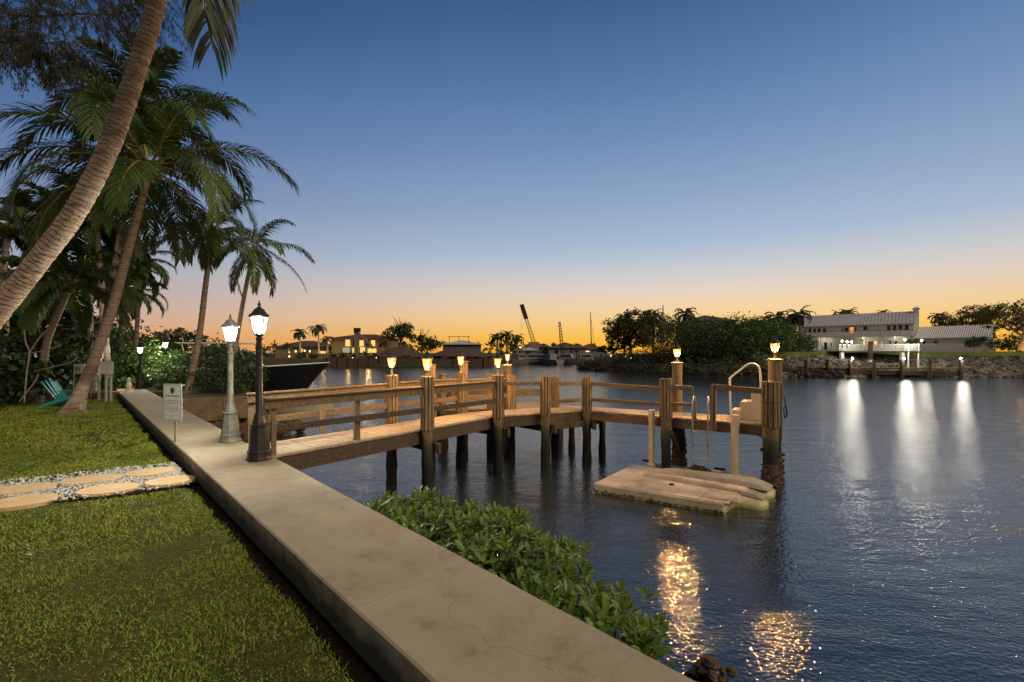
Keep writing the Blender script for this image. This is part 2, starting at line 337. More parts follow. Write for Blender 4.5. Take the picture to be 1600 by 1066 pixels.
class MB:
    def __init__(s): s.v = []; s.f = []
    def add(s, vs, fs):
        n = len(s.v); s.v += [Vector(p) for p in vs]; s.f += [tuple(i+n for i in f) for f in fs]; return s
    def box(s, c, d, rz=0, rx=0, ry=0):
        R = Matrix.Rotation(rz, 3, 'Z') @ Matrix.Rotation(ry, 3, 'Y') @ Matrix.Rotation(rx, 3, 'X')
        vs = [Vector(c) + R @ Vector((x*d[0]/2, y*d[1]/2, z*d[2]/2)) for z in (-1,1) for y in (-1,1) for x in (-1,1)]
        return s.add(vs, [(0,2,3,1),(4,5,7,6),(0,1,5,4),(2,6,7,3),(0,4,6,2),(1,3,7,5)])
    def beam(s, p, q, w, h):      # w horizontal, h vertical-ish
        p, q = Vector(p), Vector(q); d = (q-p).normalized(); up = Vector((0,0,1))
        if abs(d.z) > .95: up = Vector((0,1,0))
        sd = d.cross(up).normalized(); u = sd.cross(d)
        vs = [e + sd*a*w/2 + u*b*h/2 for e in (p,q) for a,b in ((-1,-1),(1,-1),(1,1),(-1,1))]
        return s.add(vs, [(0,1,2,3),(7,6,5,4),(0,4,5,1),(1,5,6,2),(2,6,7,3),(3,7,4,0)])
    def tube(s, pts, r, n=10, cap=True):
        pts = [Vector(p) for p in pts]; rr = r if isinstance(r, (list,tuple)) else [r]*len(pts)
        base = len(s.v); ref = None
        for i, p in enumerate(pts):
            d = (pts[min(i+1,len(pts)-1)] - pts[max(i-1,0)]).normalized()
            if ref is None: ref = d.cross(Vector((0,0,1))) if abs(d.z) < .9 else d.cross(Vector((1,0,0)))
            ref = (ref - d*ref.dot(d)).normalized(); b = d.cross(ref)
            for k in range(n):
                a = 2*PI*k/n; s.v.append(p + ref*math.cos(a)*rr[i] + b*math.sin(a)*rr[i])
        for i in range(len(pts)-1):
            for k in range(n):
                a, b_ = base+i*n+k, base+i*n+(k+1)%n
                s.f.append((a, b_, b_+n, a+n))
        if cap:
            s.f.append(tuple(base+k for k in range(n))[::-1]); s.f.append(tuple(base+(len(pts)-1)*n+k for k in range(n)))
        return s
    def lathe(s, prof, c, n=16, rz=0, sq=False):
        c = Vector(c); base = len(s.v)
        for r, z in prof:
            for k in range(n):
                a = rz + 2*PI*k/n; s.v.append(c + Vector((math.cos(a)*r, math.sin(a)*r, z)))
        for i in range(len(prof)-1):
            for k in range(n):
                a, b_ = base+i*n+k, base+i*n+(k+1)%n; s.f.append((a, b_, b_+n, a+n))
        s.f.append(tuple(base+k for k in range(n))[::-1]); s.f.append(tuple(base+(len(prof)-1)*n+k for k in range(n)))
        return s
    def prism(s, poly, z0, z1):
        n = len(poly); a = sum(poly[i][0]*poly[(i+1)%n][1]-poly[(i+1)%n][0]*poly[i][1] for i in range(n))
        if a < 0: poly = poly[::-1]
        vs = [Vector((p[0],p[1],z0)) for p in poly] + [Vector((p[0],p[1],z1)) for p in poly]
        return s.add(vs, [tuple(range(n))[::-1], tuple(range(n,2*n))] + [(i,(i+1)%n,(i+1)%n+n,i+n) for i in range(n)])
    def build(s, name, mat, parent=None, smooth=False, bevel=0, sub=0):
        me = bpy.data.meshes.new(name); off = wt(parent) if parent else Vector((0,0,0))
        me.from_pydata([tuple(v-off) for v in s.v], [], s.f); me.update()
        if smooth:
            me.polygons.foreach_set('use_smooth', [True]*len(me.polygons))
        me.materials.append(M[mat] if isinstance(mat, str) else mat)
        o = bpy.data.objects.new(name, me); C.objects.link(o); o.parent = parent
        if bevel:
            b = o.modifiers.new('bevel', 'BEVEL'); b.width = bevel; b.segments = 2; b.limit_method = 'ANGLE'; b.angle_limit = math.radians(40)
        if smooth:
            try: me.set_sharp_from_angle(angle=math.radians(40))
            except Exception: pass
        return o
def rockblob(mb, c, r, rng, n=1):
    c = Vector(c); base = len(mb.v); rings, seg = 4, 7
    sx_, sy_, sz_ = rng.uniform(.7,1.3), rng.uniform(.7,1.3), rng.uniform(.55,.95)
    rot = Matrix.Rotation(rng.uniform(0,6.28), 3, 'Z') @ Matrix.Rotation(rng.uniform(-.5,.5), 3, 'X')
    vs = [Vector((0,0,-1))]
    for i in range(1, rings):
        t = PI*i/rings
        for k in range(seg):
            a = 2*PI*(k+.5*(i%2))/seg; j = rng.uniform(.75,1.2)
            vs.append(Vector((math.sin(t)*math.cos(a)*j, math.sin(t)*math.sin(a)*j, -math.cos(t)*rng.uniform(.85,1.1))))
    vs.append(Vector((0,0,1)))
    vs = [c + rot @ Vector((v.x*sx_*r, v.y*sy_*r, v.z*sz_*r)) for v in vs]
    fs = [(0, 1+(k+1)%seg, 1+k) for k in range(seg)]
    for i in range(rings-2):
        for k in range(seg):
            a, b = 1+i*seg+k, 1+i*seg+(k+1)%seg; fs.append((a, b, b+seg, a+seg))
    L = len(vs)-1; o = 1+(rings-2)*seg
    fs += [(o+k, o+(k+1)%seg, L) for k in range(seg)]
    mb.add(vs, fs)
# ---- leaf clouds
def unit(rng, n):
    v = rng.normal(size=(n,3)); return v/np.linalg.norm(v, axis=1)[:,None]
def leafcards(pos, d, up, L, Wd, fold=.0):
    """rhombic leaf from pos along d, width along up x d. returns co, faces (quads)"""
    s = np.cross(d, up); s /= (np.linalg.norm(s, axis=1)[:,None]+1e-9)
    n = np.cross(s, d)
    L = L[:,None]; Wd = Wd[:,None]
    a = pos; b = pos + d*L*.5 + s*Wd*.5 + n*Wd*fold; c = pos + d*L; e = pos + d*L*.5 - s*Wd*.5 + n*Wd*fold
    co = np.stack([a,b,c,e], axis=1).reshape(-1,3)
    f = np.arange(len(pos)*4).reshape(-1,4)
    return co, f
def cloud(name, mat, parent, blobs, n, size, seed, clump=.28, aspect=.5, shell=.55, per=22):
    rng = np.random.default_rng(seed)
    b = np.array([list(x[0])+[x[1],x[2],x[3]] for x in blobs], dtype=float)
    vol = (b[:,3]*b[:,4]*b[:,5])**.75; pr = vol/vol.sum()
    nc = max(1, n//per)
    bi = rng.choice(len(b), nc, p=pr)
    rad = shell + (1-shell)*rng.random(nc)**.6
    rad *= np.where(rng.random(nc) < .22, rng.uniform(.3,1.0,nc), 1)
    cc = b[bi,:3] + unit(rng, nc)*b[bi,3:]*rad[:,None]
    cr = clump*np.minimum(b[bi,3], b[bi,5])*rng.uniform(.5,1.4,nc)
    ci = rng.integers(0, nc, n)
    p = cc[ci] + rng.normal(size=(n,3))*cr[ci][:,None]*np.array([.6,.6,.5])
    d = unit(rng, n); d[:,2] = d[:,2]*.7 - .1; d /= np.linalg.norm(d, axis=1)[:,None]
    L = size*rng.uniform(.6,1.4,n); co, f = leafcards(p, d, unit(rng, n), L, L*aspect*rng.uniform(.8,1.2,n), .12)
    return npmesh(name, co, f, 4, M[mat], parent)
def B(px, py, Y, wpx, hpx, dep=None):
    c = W(px, py, Y); rx = wpx/2/F*Y; rz = hpx/2/F*Y
    return (c, rx, dep if dep else rx*.8, rz)
def limbs(mb, base, h, spread, rng, r, nb=6, depth=2):
    """forked limbs; returns tips"""
    tips = []
    def grow(p, d, L, r, lev):
        pts = [p]; q = p.copy(); dd = d.copy()
        for i in range(4):
            dd = (dd + Vector((rng.uniform(-.25,.25), rng.uniform(-.25,.25), rng.uniform(-.05,.2)))).normalized()
            q = q + dd*L/4; pts.append(q.copy())
        mb.tube(pts, [r*(1-.13*i) for i in range(5)], 7 if lev == 0 else 5)
        if lev >= depth: tips.append(q); return
        for k in range(nb if lev == 0 else 3):
            a = rng.uniform(0, 6.28) if lev else 6.28*k/nb + rng.uniform(-.4,.4)
            nd = (dd*.5 + Vector((math.cos(a)*spread, math.sin(a)*spread, rng.uniform(.25,.8)))).normalized()
            grow(pts[-1] if k % 2 else pts[-2], nd, L*rng.uniform(.6,.85), r*.55, lev+1)
    grow(Vector(base), Vector((rng.uniform(-.15,.15), rng.uniform(-.15,.15), 1)), h, r, 0)
    return tips
def crv(pts, n):
    """Catmull-Rom through pts, n samples per span"""
    P = [Vector(p) for p in pts]; P = [P[0]*2-P[1]] + P + [P[-1]*2-P[-2]]; out = []
    for i in range(1, len(P)-2):
        for k in range(n):
            t = k/n; a,b,c,d = P[i-1:i+3]
            out.append(.5*((2*b)+(c-a)*t+(2*a-5*b+4*c-d)*t*t+(3*b-a-3*c+d)*t*t*t))
    out.append(P[-2]); return out
def frond_geo(rng, origin, az, el, L, droop, nl=46, leaf=.85, lw=.045, twist=0., hang=.55):
    """returns rachis pts, leaflet co, quads"""
    S = 18; p = np.array(origin, float); pts = [p.copy()]; th = el; dirs = []
    h = np.array([math.cos(az), math.sin(az), 0]); azd = az
    for i in range(S):
        t = i/S; th -= droop*(.35+1.3*t)/S*1.5; azd += twist/S
        h = np.array([math.cos(azd), math.sin(azd), 0])
        d = h*math.cos(th) + np.array([0,0,math.sin(th)]); dirs.append(d); p = p + d*L/S; pts.append(p.copy())
    pts = np.array(pts); dirs = np.array(dirs+[dirs[-1]])
    t = np.repeat(np.linspace(.13, .995, nl), 2); sgn = np.tile([1,-1], nl)
    t = np.clip(t + rng.normal(size=len(t))*.005, .1, 1)
    x = t*S; i0 = np.minimum(x.astype(int), S-1); fr = (x-i0)[:,None]
    pos = pts[i0]*(1-fr) + pts[i0+1]*fr; dd = dirs[i0]
    side = np.cross(dd, np.array([0,0,1.])); side /= np.linalg.norm(side, axis=1)[:,None]+1e-9
    up = np.cross(side, dd)
    ll = leaf*(.35+.65*np.sin(np.clip((t-.08)/.92, 0, 1)**.75*PI*.93+.12))*rng.uniform(.82,1.12,len(t))
    ld = side*sgn[:,None]*(.85-.35*t[:,None]) + dd*(.45+.55*t[:,None]) + up*rng.uniform(-.05,.3,len(t))[:,None]
    ld /= np.linalg.norm(ld, axis=1)[:,None]
    N = len(t); w = lw*rng.uniform(.75,1.2,N); g = np.array([0,0,-1.])
    wd = np.cross(ld, up); wd /= np.linalg.norm(wd, axis=1)[:,None]+1e-9
    # three-segment drooping ribbon
    c0 = pos; hg = (hang*rng.uniform(.6,1.4,N))[:,None]
    d1 = ld; d2 = ld + g*hg; d2 /= np.linalg.norm(d2,axis=1)[:,None]; d3 = ld + g*hg*2.6; d3 /= np.linalg.norm(d3,axis=1)[:,None]
    c1 = c0 + d1*ll[:,None]*.3; c2 = c1 + d2*ll[:,None]*.36; c3 = c2 + d3*ll[:,None]*.34
    w = w[:,None]
    V = np.stack([c0+wd*w*.25, c0-wd*w*.25, c1+wd*w*.5, c1-wd*w*.5, c2+wd*w*.42, c2-wd*w*.42, c3+wd*w*.05, c3-wd*w*.05], axis=1).reshape(-1,3)
    b = (np.arange(N)*8)[:,None]
    fq = np.concatenate([b+np.array([[0,1,3,2]]), b+np.array([[2,3,5,4]]), b+np.array([[4,5,7,6]])])
    return pts, V, fq
def palm(name, label, trunk, r0, r1, nf, L, seed, group=None, droop=1.5, far=False, flare=1.5, ell=None, leaf=None, nl=46, extra=(), lw=.05, mat='frond', elmax=1.35, elmin=-.55, hang=.55):
    rng = np.random.default_rng(seed); rr = random.Random(seed)
    base = Vector(trunk[0]); root = thing(name, base, label, 'palm tree', group)
    pts = crv(trunk, 14 if not far else 4); n = len(pts)
    mb = MB(); rad = []
    for i in range(n):
        t = i/(n-1); r = r0+(r1-r0)*t**.8; r *= 1+(flare-1)*math.exp(-t*14)
        if not far: r *= 1+.035*((i % 2)*2-1)*.8 + rr.uniform(-.012,.012)
        rad.append(r)
    nseg = 16 if not far else 7; mb.tube(pts, rad, nseg); to_ = mb.build('trunk', 'trunk', root, smooth=True)
    at = to_.data.attributes.new('along', 'FLOAT', 'POINT'); acc = 0; al = []
    for i in range(n):
        if i: acc += (pts[i]-pts[i-1]).length
        al += [acc/.062]*nseg
    at.data.foreach_set('value', al)
    top = pts[-1]
    cos, fqs, k = [], [], 0; st = MB()
    specs = []
    for i in range(nf):
        t = (i+.5)/nf; el = elmax - (elmax-elmin)*t**.85 + rr.uniform(-.1,.1); az_ = i*2.39996+rr.uniform(-.25,.25)
        specs.append((az_, el, L*rr.uniform(.85,1.08)*(1-.22*abs(t-.5)), droop*rr.uniform(.75,1.2)*(1.0 if el > 0 else .75)))
    specs += list(extra)
    for az_, el, LL, dr in specs:
        o = top + Vector((math.cos(az_)*r1*.7, math.sin(az_)*r1*.7, rr.uniform(0,.25)))
        P, V, fq = frond_geo(rng, o, az_, el, LL, dr, nl, leaf or LL*.24, lw, rr.uniform(-.5,.5), hang)
        cos.append(V); fqs.append(fq+k); k += len(V)
        st.tube([Vector(p) for p in P[::2]], [max(.006, .042*(1-j/9)*(L/4.5)) for j in range(len(P[::2]))], 5 if not far else 3, cap=False)
    cr = npmesh('crown', np.concatenate(cos), np.concatenate(fqs), 4, M[mat], root)
    st.build('frond_stalks', 'stalk' if not far else mat, cr, smooth=True)['kind'] = 'stuff'
    if not far:
        h = MB(); 
        for i in range(16):
            a = i*2.4; q = top+Vector((math.cos(a)*r1*.8, math.sin(a)*r1*.8, rr.uniform(-.25,.2))); rockblob(h, q, r1*rr.uniform(.6,.95), rr)
        h.build('husk', 'husk', root, smooth=True)
        for i in range(7):
            a = i*.9+seed; q = MB(); rockblob(q, top+Vector((math.cos(a)*r1*2.1, math.sin(a)*r1*2.1, -.12-rr.uniform(0,.18))), .13, rr); q.build('coconut', 'coconut', root, smooth=True)
    return root
def shrub(name, label, blobs, n, size, seed, mat='leaf_dark', cat='shrub', group=None, base=None, stems=5, clump=.28, aspect=.5, per=22, stem_mat='bark', shell=.55):
    c = blobs[0][0]; base = Vector(base) if base else Vector((c.x, c.y, c.z-blobs[0][3]))
    root = thing(name, base, label, cat, group); rr = random.Random(seed); mb = MB()
    for i in range(stems):
        b = blobs[i % len(blobs)]; e = b[0] + Vector((rr.uniform(-.5,.5)*b[1], rr.uniform(-.4,.4)*b[2], rr.uniform(-.2,.5)*b[3]))
        s0 = base + Vector((rr.uniform(-.3,.3)*b[1], rr.uniform(-.2,.2)*b[2], 0)) ; mid = (s0+e)/2 + Vector((rr.uniform(-.15,.15), rr.uniform(-.15,.15), .1))*b[3]
        r = max(.02, .03*b[3]); mb.tube(crv([s0, mid, e], 4), [r*(1-.07*i) for i in range(9)], 6)
    if stems: mb.build('stems', stem_mat, root, smooth=True)
    cloud('foliage', mat, root, blobs, n, size, seed, clump, aspect, shell, per); return root
exec_order = None
# ================================================================== SETTING
u = Vector((-.693,.721,0)); nrm = Vector((.721,.693,0))
R0 = Vector((.932,2.27,0)); L0 = Vector((-.39,2.27,0))
ZC, ZL = 1.45, 1.17
def struct(o): o['kind'] = 'structure'; return o
mb = MB(); mb.add([(-2500,-300,0),(2500,-300,0),(2500,3500,0),(-2500,3500,0)], [(0,1,2,3)]); struct(mb.build('water', 'water'))
mb = MB(); mb.add([(-2500,-300,-1.6),(2500,-300,-1.6),(2500,3500,-1.6),(-2500,3500,-1.6)], [(0,1,2,3)]); struct(mb.build('sea_bed', 'land'))
# lawn: one sheet from behind the camera to the low wall, a little uneven
def sl(s, off, z=0): p = L0 + u*s + nrm*off; return Vector((p.x, p.y, z))
S0, S1 = -7.5, 24.3
lv, lf = [], []; NX, NY = 60, 90
for j in range(NY+1):
    s_ = S0 + (22.4-S0)*j/NY
    for i in range(NX+1):
        off = .02 - 22*(i/NX)**1.6
        p = sl(s_, off); z = ZL + .018*noise.noise(Vector((p.x*.9, p.y*.9, 0))) + .03*noise.noise(Vector((p.x*.25, p.y*.25, 3)))
        if off > -.12: z -= .09*min(1,(off+.12)/.08)
        lv.append((p.x, p.y, z))
for j in range(NY):
    for i in range(NX):
        a = j*(NX+1)+i; lf.append((a, a+1, a+NX+2, a+NX+1))
mb = MB(); mb.add(lv, lf); struct(mb.build('lawn', 'lawn', smooth=True))
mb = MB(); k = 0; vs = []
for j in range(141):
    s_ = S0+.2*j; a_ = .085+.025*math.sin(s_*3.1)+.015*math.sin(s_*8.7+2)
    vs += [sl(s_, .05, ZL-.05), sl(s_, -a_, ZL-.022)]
mb.add(vs, [(2*j, 2*j+2, 2*j+3, 2*j+1) for j in range(140)]); struct(mb.build('soil', 'soil'))  # bare soil gap, near black so it also holds the cap's shade
def lawn_z(x, y): return ZL + .018*noise.noise(Vector((x*.9, y*.9, 0))) + .03*noise.noise(Vector((x*.25, y*.25, 3)))
# grass blades (stuff)
def inpath(p):
    a = (p - Vector((-4.41,6.6,0))); d = Vector((.84,.543,0)); w = Vector((-.543,.84,0))
    return a.dot(d), a.dot(w)
def grass():
    rng = np.random.default_rng(5); cos, fs, k = [], [], 0
    def patch(n, y0, y1, hgt, wid, seed):
        nonlocal k
        s = rng.uniform(S0, S1+.0, n*3); off = -rng.uniform(.03, 20, n*3)
        x = L0.x + u.x*s + nrm.x*off; y = L0.y + u.y*s + nrm.y*off
        px = CX + F*x/np.maximum(y, .1); py = HY + F*1.93/np.maximum(y, .1)
        ok = (y > y0) & (y < y1) & (px > -60) & (py < 1150) & (px < 760)
        # stay off the gravel path
        ax, ay = x+4.41, y-6.6; b = ax*-.543 + ay*.84
        jag = .10*np.sin(ax*7.1)+.07*np.sin(ax*17.3+1)+rng.normal(size=len(x))*.06
        ok &= ~((b > .02+jag) & (b < 1.66+jag))
        # uneven edge of bare soil beside the seawall
        jag2 = .055+.03*np.sin(s*3.1)+.02*np.sin(s*8.7+2)+np.abs(rng.normal(size=len(x)))*.035
        ok &= (-off > jag2)
        # thin bare patch round the palm foot
        d = np.hypot(x+14.6, y-15.1); ok &= d > .75+rng.normal(size=len(x))*.25
        x, y = x[ok], y[ok]; n2 = len(x)
        cl = np.array([noise.noise(Vector((a*1.7, b_*1.7, 7))) for a, b_ in zip(x, y)])
        keep = rng.random(n2) < np.clip(.95+cl*.9, .4, 1); x, y, cl = x[keep], y[keep], cl[keep]; n2 = len(x)
        z = np.array([lawn_z(a, b_) for a, b_ in zip(x, y)]) - .008; o2 = (x-L0.x)*nrm.x+(y-L0.y)*nrm.y; z -= .05*np.clip((o2+.11)/.08, 0, 1)
        h = hgt*rng.uniform(.5,1.3,n2)*(1+cl*.7); a = rng.uniform(0, 2*PI, n2); w = wid*rng.uniform(.6,1.3,n2)
        lean = rng.uniform(.25,1.1,n2)*h; ca, sa = np.cos(a), np.sin(a); r2 = rng.uniform(0,2*PI,n2); wx, wy = np.cos(r2)*w/2, np.sin(r2)*w/2
        P0 = np.stack([x,y,z],1); W_ = np.stack([wx,wy,np.zeros(n2)],1)
        Mi = P0 + np.stack([ca*lean*.4, sa*lean*.4, h*.62],1); T = P0 + np.stack([ca*lean*1.25, sa*lean*1.25, h*.8],1)
        V = np.stack([P0-W_, P0+W_, Mi+W_*.9, Mi-W_*.9, T], 1).reshape(-1,3)
        b0 = (np.arange(n2)*5)[:,None]+k
        fs.append(b0+np.array([[0,1,2]])); fs.append(b0+np.array([[0,2,3]])); fs.append(b0+np.array([[3,2,4]]))
        cos.append(V); k += n2*5
    patch(900000, 1.6, 4.4, .030, .0075, 1)
    patch(600000, 4.4, 9, .034, .011, 2)
    patch(200000, 9, 21, .050, .022, 3)
    o = npmesh('grass', np.concatenate(cos), np.concatenate(fs), 3, M['grass']); o['kind'] = 'stuff'; tag(o, 'short coarse green and brown lawn grass left of the seawall', 'grass')
grass()
# gravel path bed + stones
pd, pw = Vector((.84,.543,0)), Vector((-.543,.84,0)); po = Vector((-4.41,6.6,0))
rg = random.Random(3)
edge = []
for i in range(40): t = .12-i*.28; edge.append(po + pd*t + pw*(0.0+.07*math.sin(i*1.3)))
for i in range(39,-1,-1): t = .35-i*.28 ; edge.append(po + pd*min(t, .9) + pw*(1.68+.07*math.sin(i*1.7)))
mb = MB(); mb.add([(p.x,p.y,ZL+.022+.0*i) for i,p in enumerate(edge)], [tuple(range(len(edge)))]); struct(mb.build('path', 'soil'))
def gravel():
    rng = np.random.default_rng(9); n = 16000
    a = .75 - 8.5*rng.random(n); b = rng.uniform(-.04, 1.70, n)
    kp = (rng.random(n) < np.where((b < .2) | (b > 1.4), .35, 1)); a, b = a[kp], b[kp]; n = len(a)
    x = po.x+pd.x*a+pw.x*b; y = po.y+pd.y*a+pw.y*b
    off = (x-L0.x)*nrm.x+(y-L0.y)*nrm.y; kp = off < -.07; x, y = x[kp], y[kp]; n = len(x)
    r = rng.uniform(.011,.030,n); z = ZL+.034+rng.uniform(0,.018,n)
    base = np.array([[1,0,0],[0,1,0],[-1,0,0],[0,-1,0],[0,0,1],[0,0,-1]], float)
    V = base[None]*rng.uniform(.6,1.3,(n,6,1))*np.stack([r*rng.uniform(.9,1.6,n), r, r*.6],1)[:,None,:]
    an = rng.uniform(0,6.28,n); ca, sa = np.cos(an)[:,None], np.sin(an)[:,None]
    tl = rng.uniform(-.5,.5,n)[:,None]
    X = V[:,:,0]*ca - V[:,:,1]*sa; Y = V[:,:,0]*sa + V[:,:,1]*ca; Z = V[:,:,2] + V[:,:,0]*tl
    P = np.stack([X+x[:,None], Y+y[:,None], Z+z[:,None]],2).reshape(-1,3)
    f = np.array([[0,1,4],[1,2,4],[2,3,4],[3,0,4],[1,0,5],[2,1,5],[3,2,5],[0,3,5]])
    fs = (np.arange(n)*6)[:,None,None]+f[None]
    o = npmesh('gravel', P, fs.reshape(-1,3), 3, M['gravel']); tag(o, 'loose white stones filling the path between the stepping stones', 'gravel', kind='stuff')
gravel()
for i, (px, py, a, b, lab) in enumerate([(236,737,.33,.25,'far stepping stone of the pair beside the seawall, just left of the sign post'),(266,750.5,.30,.26,'stepping stone touching the seawall at the right end of the path, near row'),
        (142,749,.35,.26,'middle stepping stone of the far row, beyond its neighbour in the near row'),(170,763.5,.34,.26,'middle stepping stone of the near row, nearest to the lower lawn'),
        (34,763.5,.36,.27,'leftmost stepping stone of the far row, beside the upper lawn'),(30,783,.36,.27,'leftmost stepping stone of the near row, cut by the left edge of the photo')]):
    c = G(px, py, ZL+.055); d = Vector((.93,.36,0)); w = Vector((-.36,.93,0)); mb = MB(); poly = []
    r2 = random.Random(i)
    for k in range(36):
        t = 2*PI*k/36; rr_ = 1+.015*math.sin(3*t+i)+r2.uniform(-.006,.006); p = c+d*math.cos(t)*a*rr_+w*math.sin(t)*b*rr_; poly.append((p.x,p.y))
    mb.prism(poly, ZL+.0, ZL+.062); tag(mb.build('stepping_stone', 'slab', bevel=.008), lab, 'stepping stone', 'stepping stones in the gravel path')
# ------------------------------------------------------------------ seawall
mb = MB()
rs = random.Random(2); L = []
wid = .955
jo = [S0, -3.9, .9, 5.6, 10.3, 14.6, 19.0, S1]       # pour joints
for a, b in zip(jo[:-1], jo[1:]):
    g = .003; n_ = max(2, int((b-a)/.35)); vs = []
    for i in range(n_+1):
        s_ = a+g+(b-a-2*g)*i/n_; j0, j1 = rs.uniform(-.004,.004), rs.uniform(-.006,.006)
        for off, z in ((j0, ZC-.26), (j0, ZC-.012), (j0+.014, ZC), (wid-.014+j1, ZC), (wid+j1, ZC-.014), (wid+j1, ZC-.30)):
            vs.append(sl(s_, off, z))
    fs = []
    for i in range(n_):
        for k in range(6):
            p, q = i*6+k, i*6+(k+1)%6; fs.append((p, q, q+6, p+6))
    fs += [tuple(range(6))[::-1], tuple(range(n_*6, n_*6+6))]
    mb.add(vs, fs)
sw = thing('seawall', sl(0,.5,0), 'long concrete seawall with flat walkway cap running from the foreground to the lamps', 'seawall')
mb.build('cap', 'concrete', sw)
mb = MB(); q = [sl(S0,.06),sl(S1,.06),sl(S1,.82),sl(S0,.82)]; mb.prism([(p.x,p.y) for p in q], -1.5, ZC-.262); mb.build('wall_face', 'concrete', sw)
# wet rocks at the foot of the seawall, oyster covered lump in the corner
rk = random.Random(8)
mb = MB()
for i in range(46): c = G(1108, 1052, .25); rockblob(mb, c+Vector((rk.gauss(0,.07), rk.gauss(0,.07), rk.gauss(0,.06)-.05)), rk.uniform(.03,.06), rk)
tag(mb.build('oyster_clump', 'oyster'), 'rough brown oyster clump at the seawall foot in the bottom corner', 'oyster clump')
# low return walls at the far end of the lawn
def lowwall(a, b, th, z0, z1, lab, mat='coral', blocks=.9):
    a, b = Vector(a), Vector(b); d = (b-a).normalized(); n = int((b-a).length/blocks); w = Vector((-d.y,d.x,0)); mb = MB(); r_ = random.Random(n)
    for i in range(n):
        p = a+d*((b-a).length*i/n+.006); q = a+d*((b-a).length*(i+1)/n-.006); j = r_.uniform(-.015,.015); c = (p+q)/2+w*(th/2+j)
        mb.box((c.x,c.y,(z0+z1)/2+j*.3), ((q-p).length, th, z1-z0), math.atan2(d.y,d.x))
    return tag(mb.build('low_wall', mat, bevel=.012), lab, 'wall')
lowwall((-11.35,15.5,0), (-9.45,17.25,0), .4, .62, 1.43, 'tan block wall across the inlet behind the first lamp post')
mb = MB(); mb.prism([(-11.4,15.75),(-8.9,18.05),(-8.9,17.95),(-8.4,18.2),(-11.4,15.9)], -1.5, .62)
lowwall((-20.8,16.1,0), (-15.9,18.5,0), .35, 1.0, 1.46, 'low tan wall at the back of the lawn behind the utility boxes')
mb = MB(); r_ = random.Random(4)
for i in range(120):
    t = r_.random(); p = Vector((-11.35,15.5,0)).lerp(Vector((-8.6,18.0,0)), t); o = r_.uniform(0,1.0); rockblob(mb, p+Vector((.67,-.74,0))*o+Vector((0,0,.55-.55*o)), r_.uniform(.10,.22), r_)
tag(mb.build('riprap', 'oyster'), 'brown weedy rubble piled below the tan inlet wall', 'rubble', kind='stuff')
# neighbour's ground beyond the walls
mb = MB(); mb.prism([(-11.45,15.9),(-9.75,17.45),(-12.2,21),(-20.5,34),(-36,60),(-90,75),(-90,20),(-40,14),(-21,16.4),(-15.5,18.9),(-14.5,19.4)], -1.4, 1.38); struct(mb.build('neighbour_ground', 'land'))
# fallen leaf on the lawn
mb = MB(); c = G(43,869,ZL+.05); mb.add([c+Vector((-.045,0,0)), c+Vector((0,-.02,.02)), c+Vector((.05,.0,.005)), c+Vector((0,.022,.02))], [(0,1,2,3)]); tag(mb.build('fallen_leaf', 'gravel'), 'small pale dry leaf lying on the near lawn', 'leaf')

# ================================================================== PIER
dock = thing('pier', G(600,690,ZC).xy.to_3d(), 'bending timber pier with rails running out from the seawall', 'pier')
NE = [G(424,713,ZC), G(775,650,ZC), G(914,641,ZC), G(1203,664.5,ZC)]
FE = [G(384,697,ZC), G(727,644.8,ZC), Vector((1.66,13.88,ZC)), Vector((6.55,11.25,ZC))]
mb = MB(); rr = random.Random(1)
for (a,b,c,d) in ((NE[0],NE[1],FE[0],FE[1]), (NE[1],NE[2],FE[1],FE[2]), (NE[2],NE[3],FE[2],FE[3])):
    n = int((b-a).length/.145)
    for i in range(n):
        t0, t1 = (i+.015)/n, (i+.985)/n; j = rr.uniform(-.003,.003); z = Vector((0,0,j))
        o = (c-a).normalized()*rr.uniform(-.012,.012)
        q = [a.lerp(b,t0)-o, a.lerp(b,t1)-o, c.lerp(d,t1)+o, c.lerp(d,t0)+o]
        mb.add([v+z for v in q]+[v+z-Vector((0,0,.038)) for v in q], [(0,1,2,3),(7,6,5,4),(0,4,5,1),(1,5,6,2),(2,6,7,3),(3,7,4,0)])
mb.build('deck_boards', 'deck', dock)
def fascia(pts, h, w, z, mat, name, out=0):
    for a, b in zip(pts[:-1], pts[1:]):
        a = Vector((a.x,a.y,z)); b = Vector((b.x,b.y,z)); m_ = MB(); m_.beam(a, b, w, h); m_.build(name, mat, dock, bevel=.006)
def inset(E1, E2, k): return [p + (q-p).normalized()*k for p, q in zip(E1, E2)]
zf = ZC-.042-.14
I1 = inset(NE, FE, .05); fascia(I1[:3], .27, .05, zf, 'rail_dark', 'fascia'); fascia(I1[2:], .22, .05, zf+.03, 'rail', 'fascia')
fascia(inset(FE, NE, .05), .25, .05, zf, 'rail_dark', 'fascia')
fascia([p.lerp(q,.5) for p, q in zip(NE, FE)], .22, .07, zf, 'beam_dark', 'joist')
def xbeam(a, b, z, h=.22): m_ = MB(); a=Vector(a); b=Vector(b); m_.beam((a.x,a.y,z),(b.x,b.y,z),.08,h); m_.build('cross_beam','beam_dark',dock,bevel=.008)
def pile_geo(p, z0, z1, r, rng, ecc=True):
    m_ = MB(); pts, rad = [], []; n = 12
    for i in range(n+1):
        z = z0+(z1-z0)*i/n; pts.append((p[0]+rng.uniform(-.006,.006), p[1]+rng.uniform(-.006,.006), z))
        rad.append(r*(1+rng.uniform(-.03,.03))*(rng.uniform(.86,1.18) if z < .8 else 1))
    m_.tube(pts, rad, 12); return m_
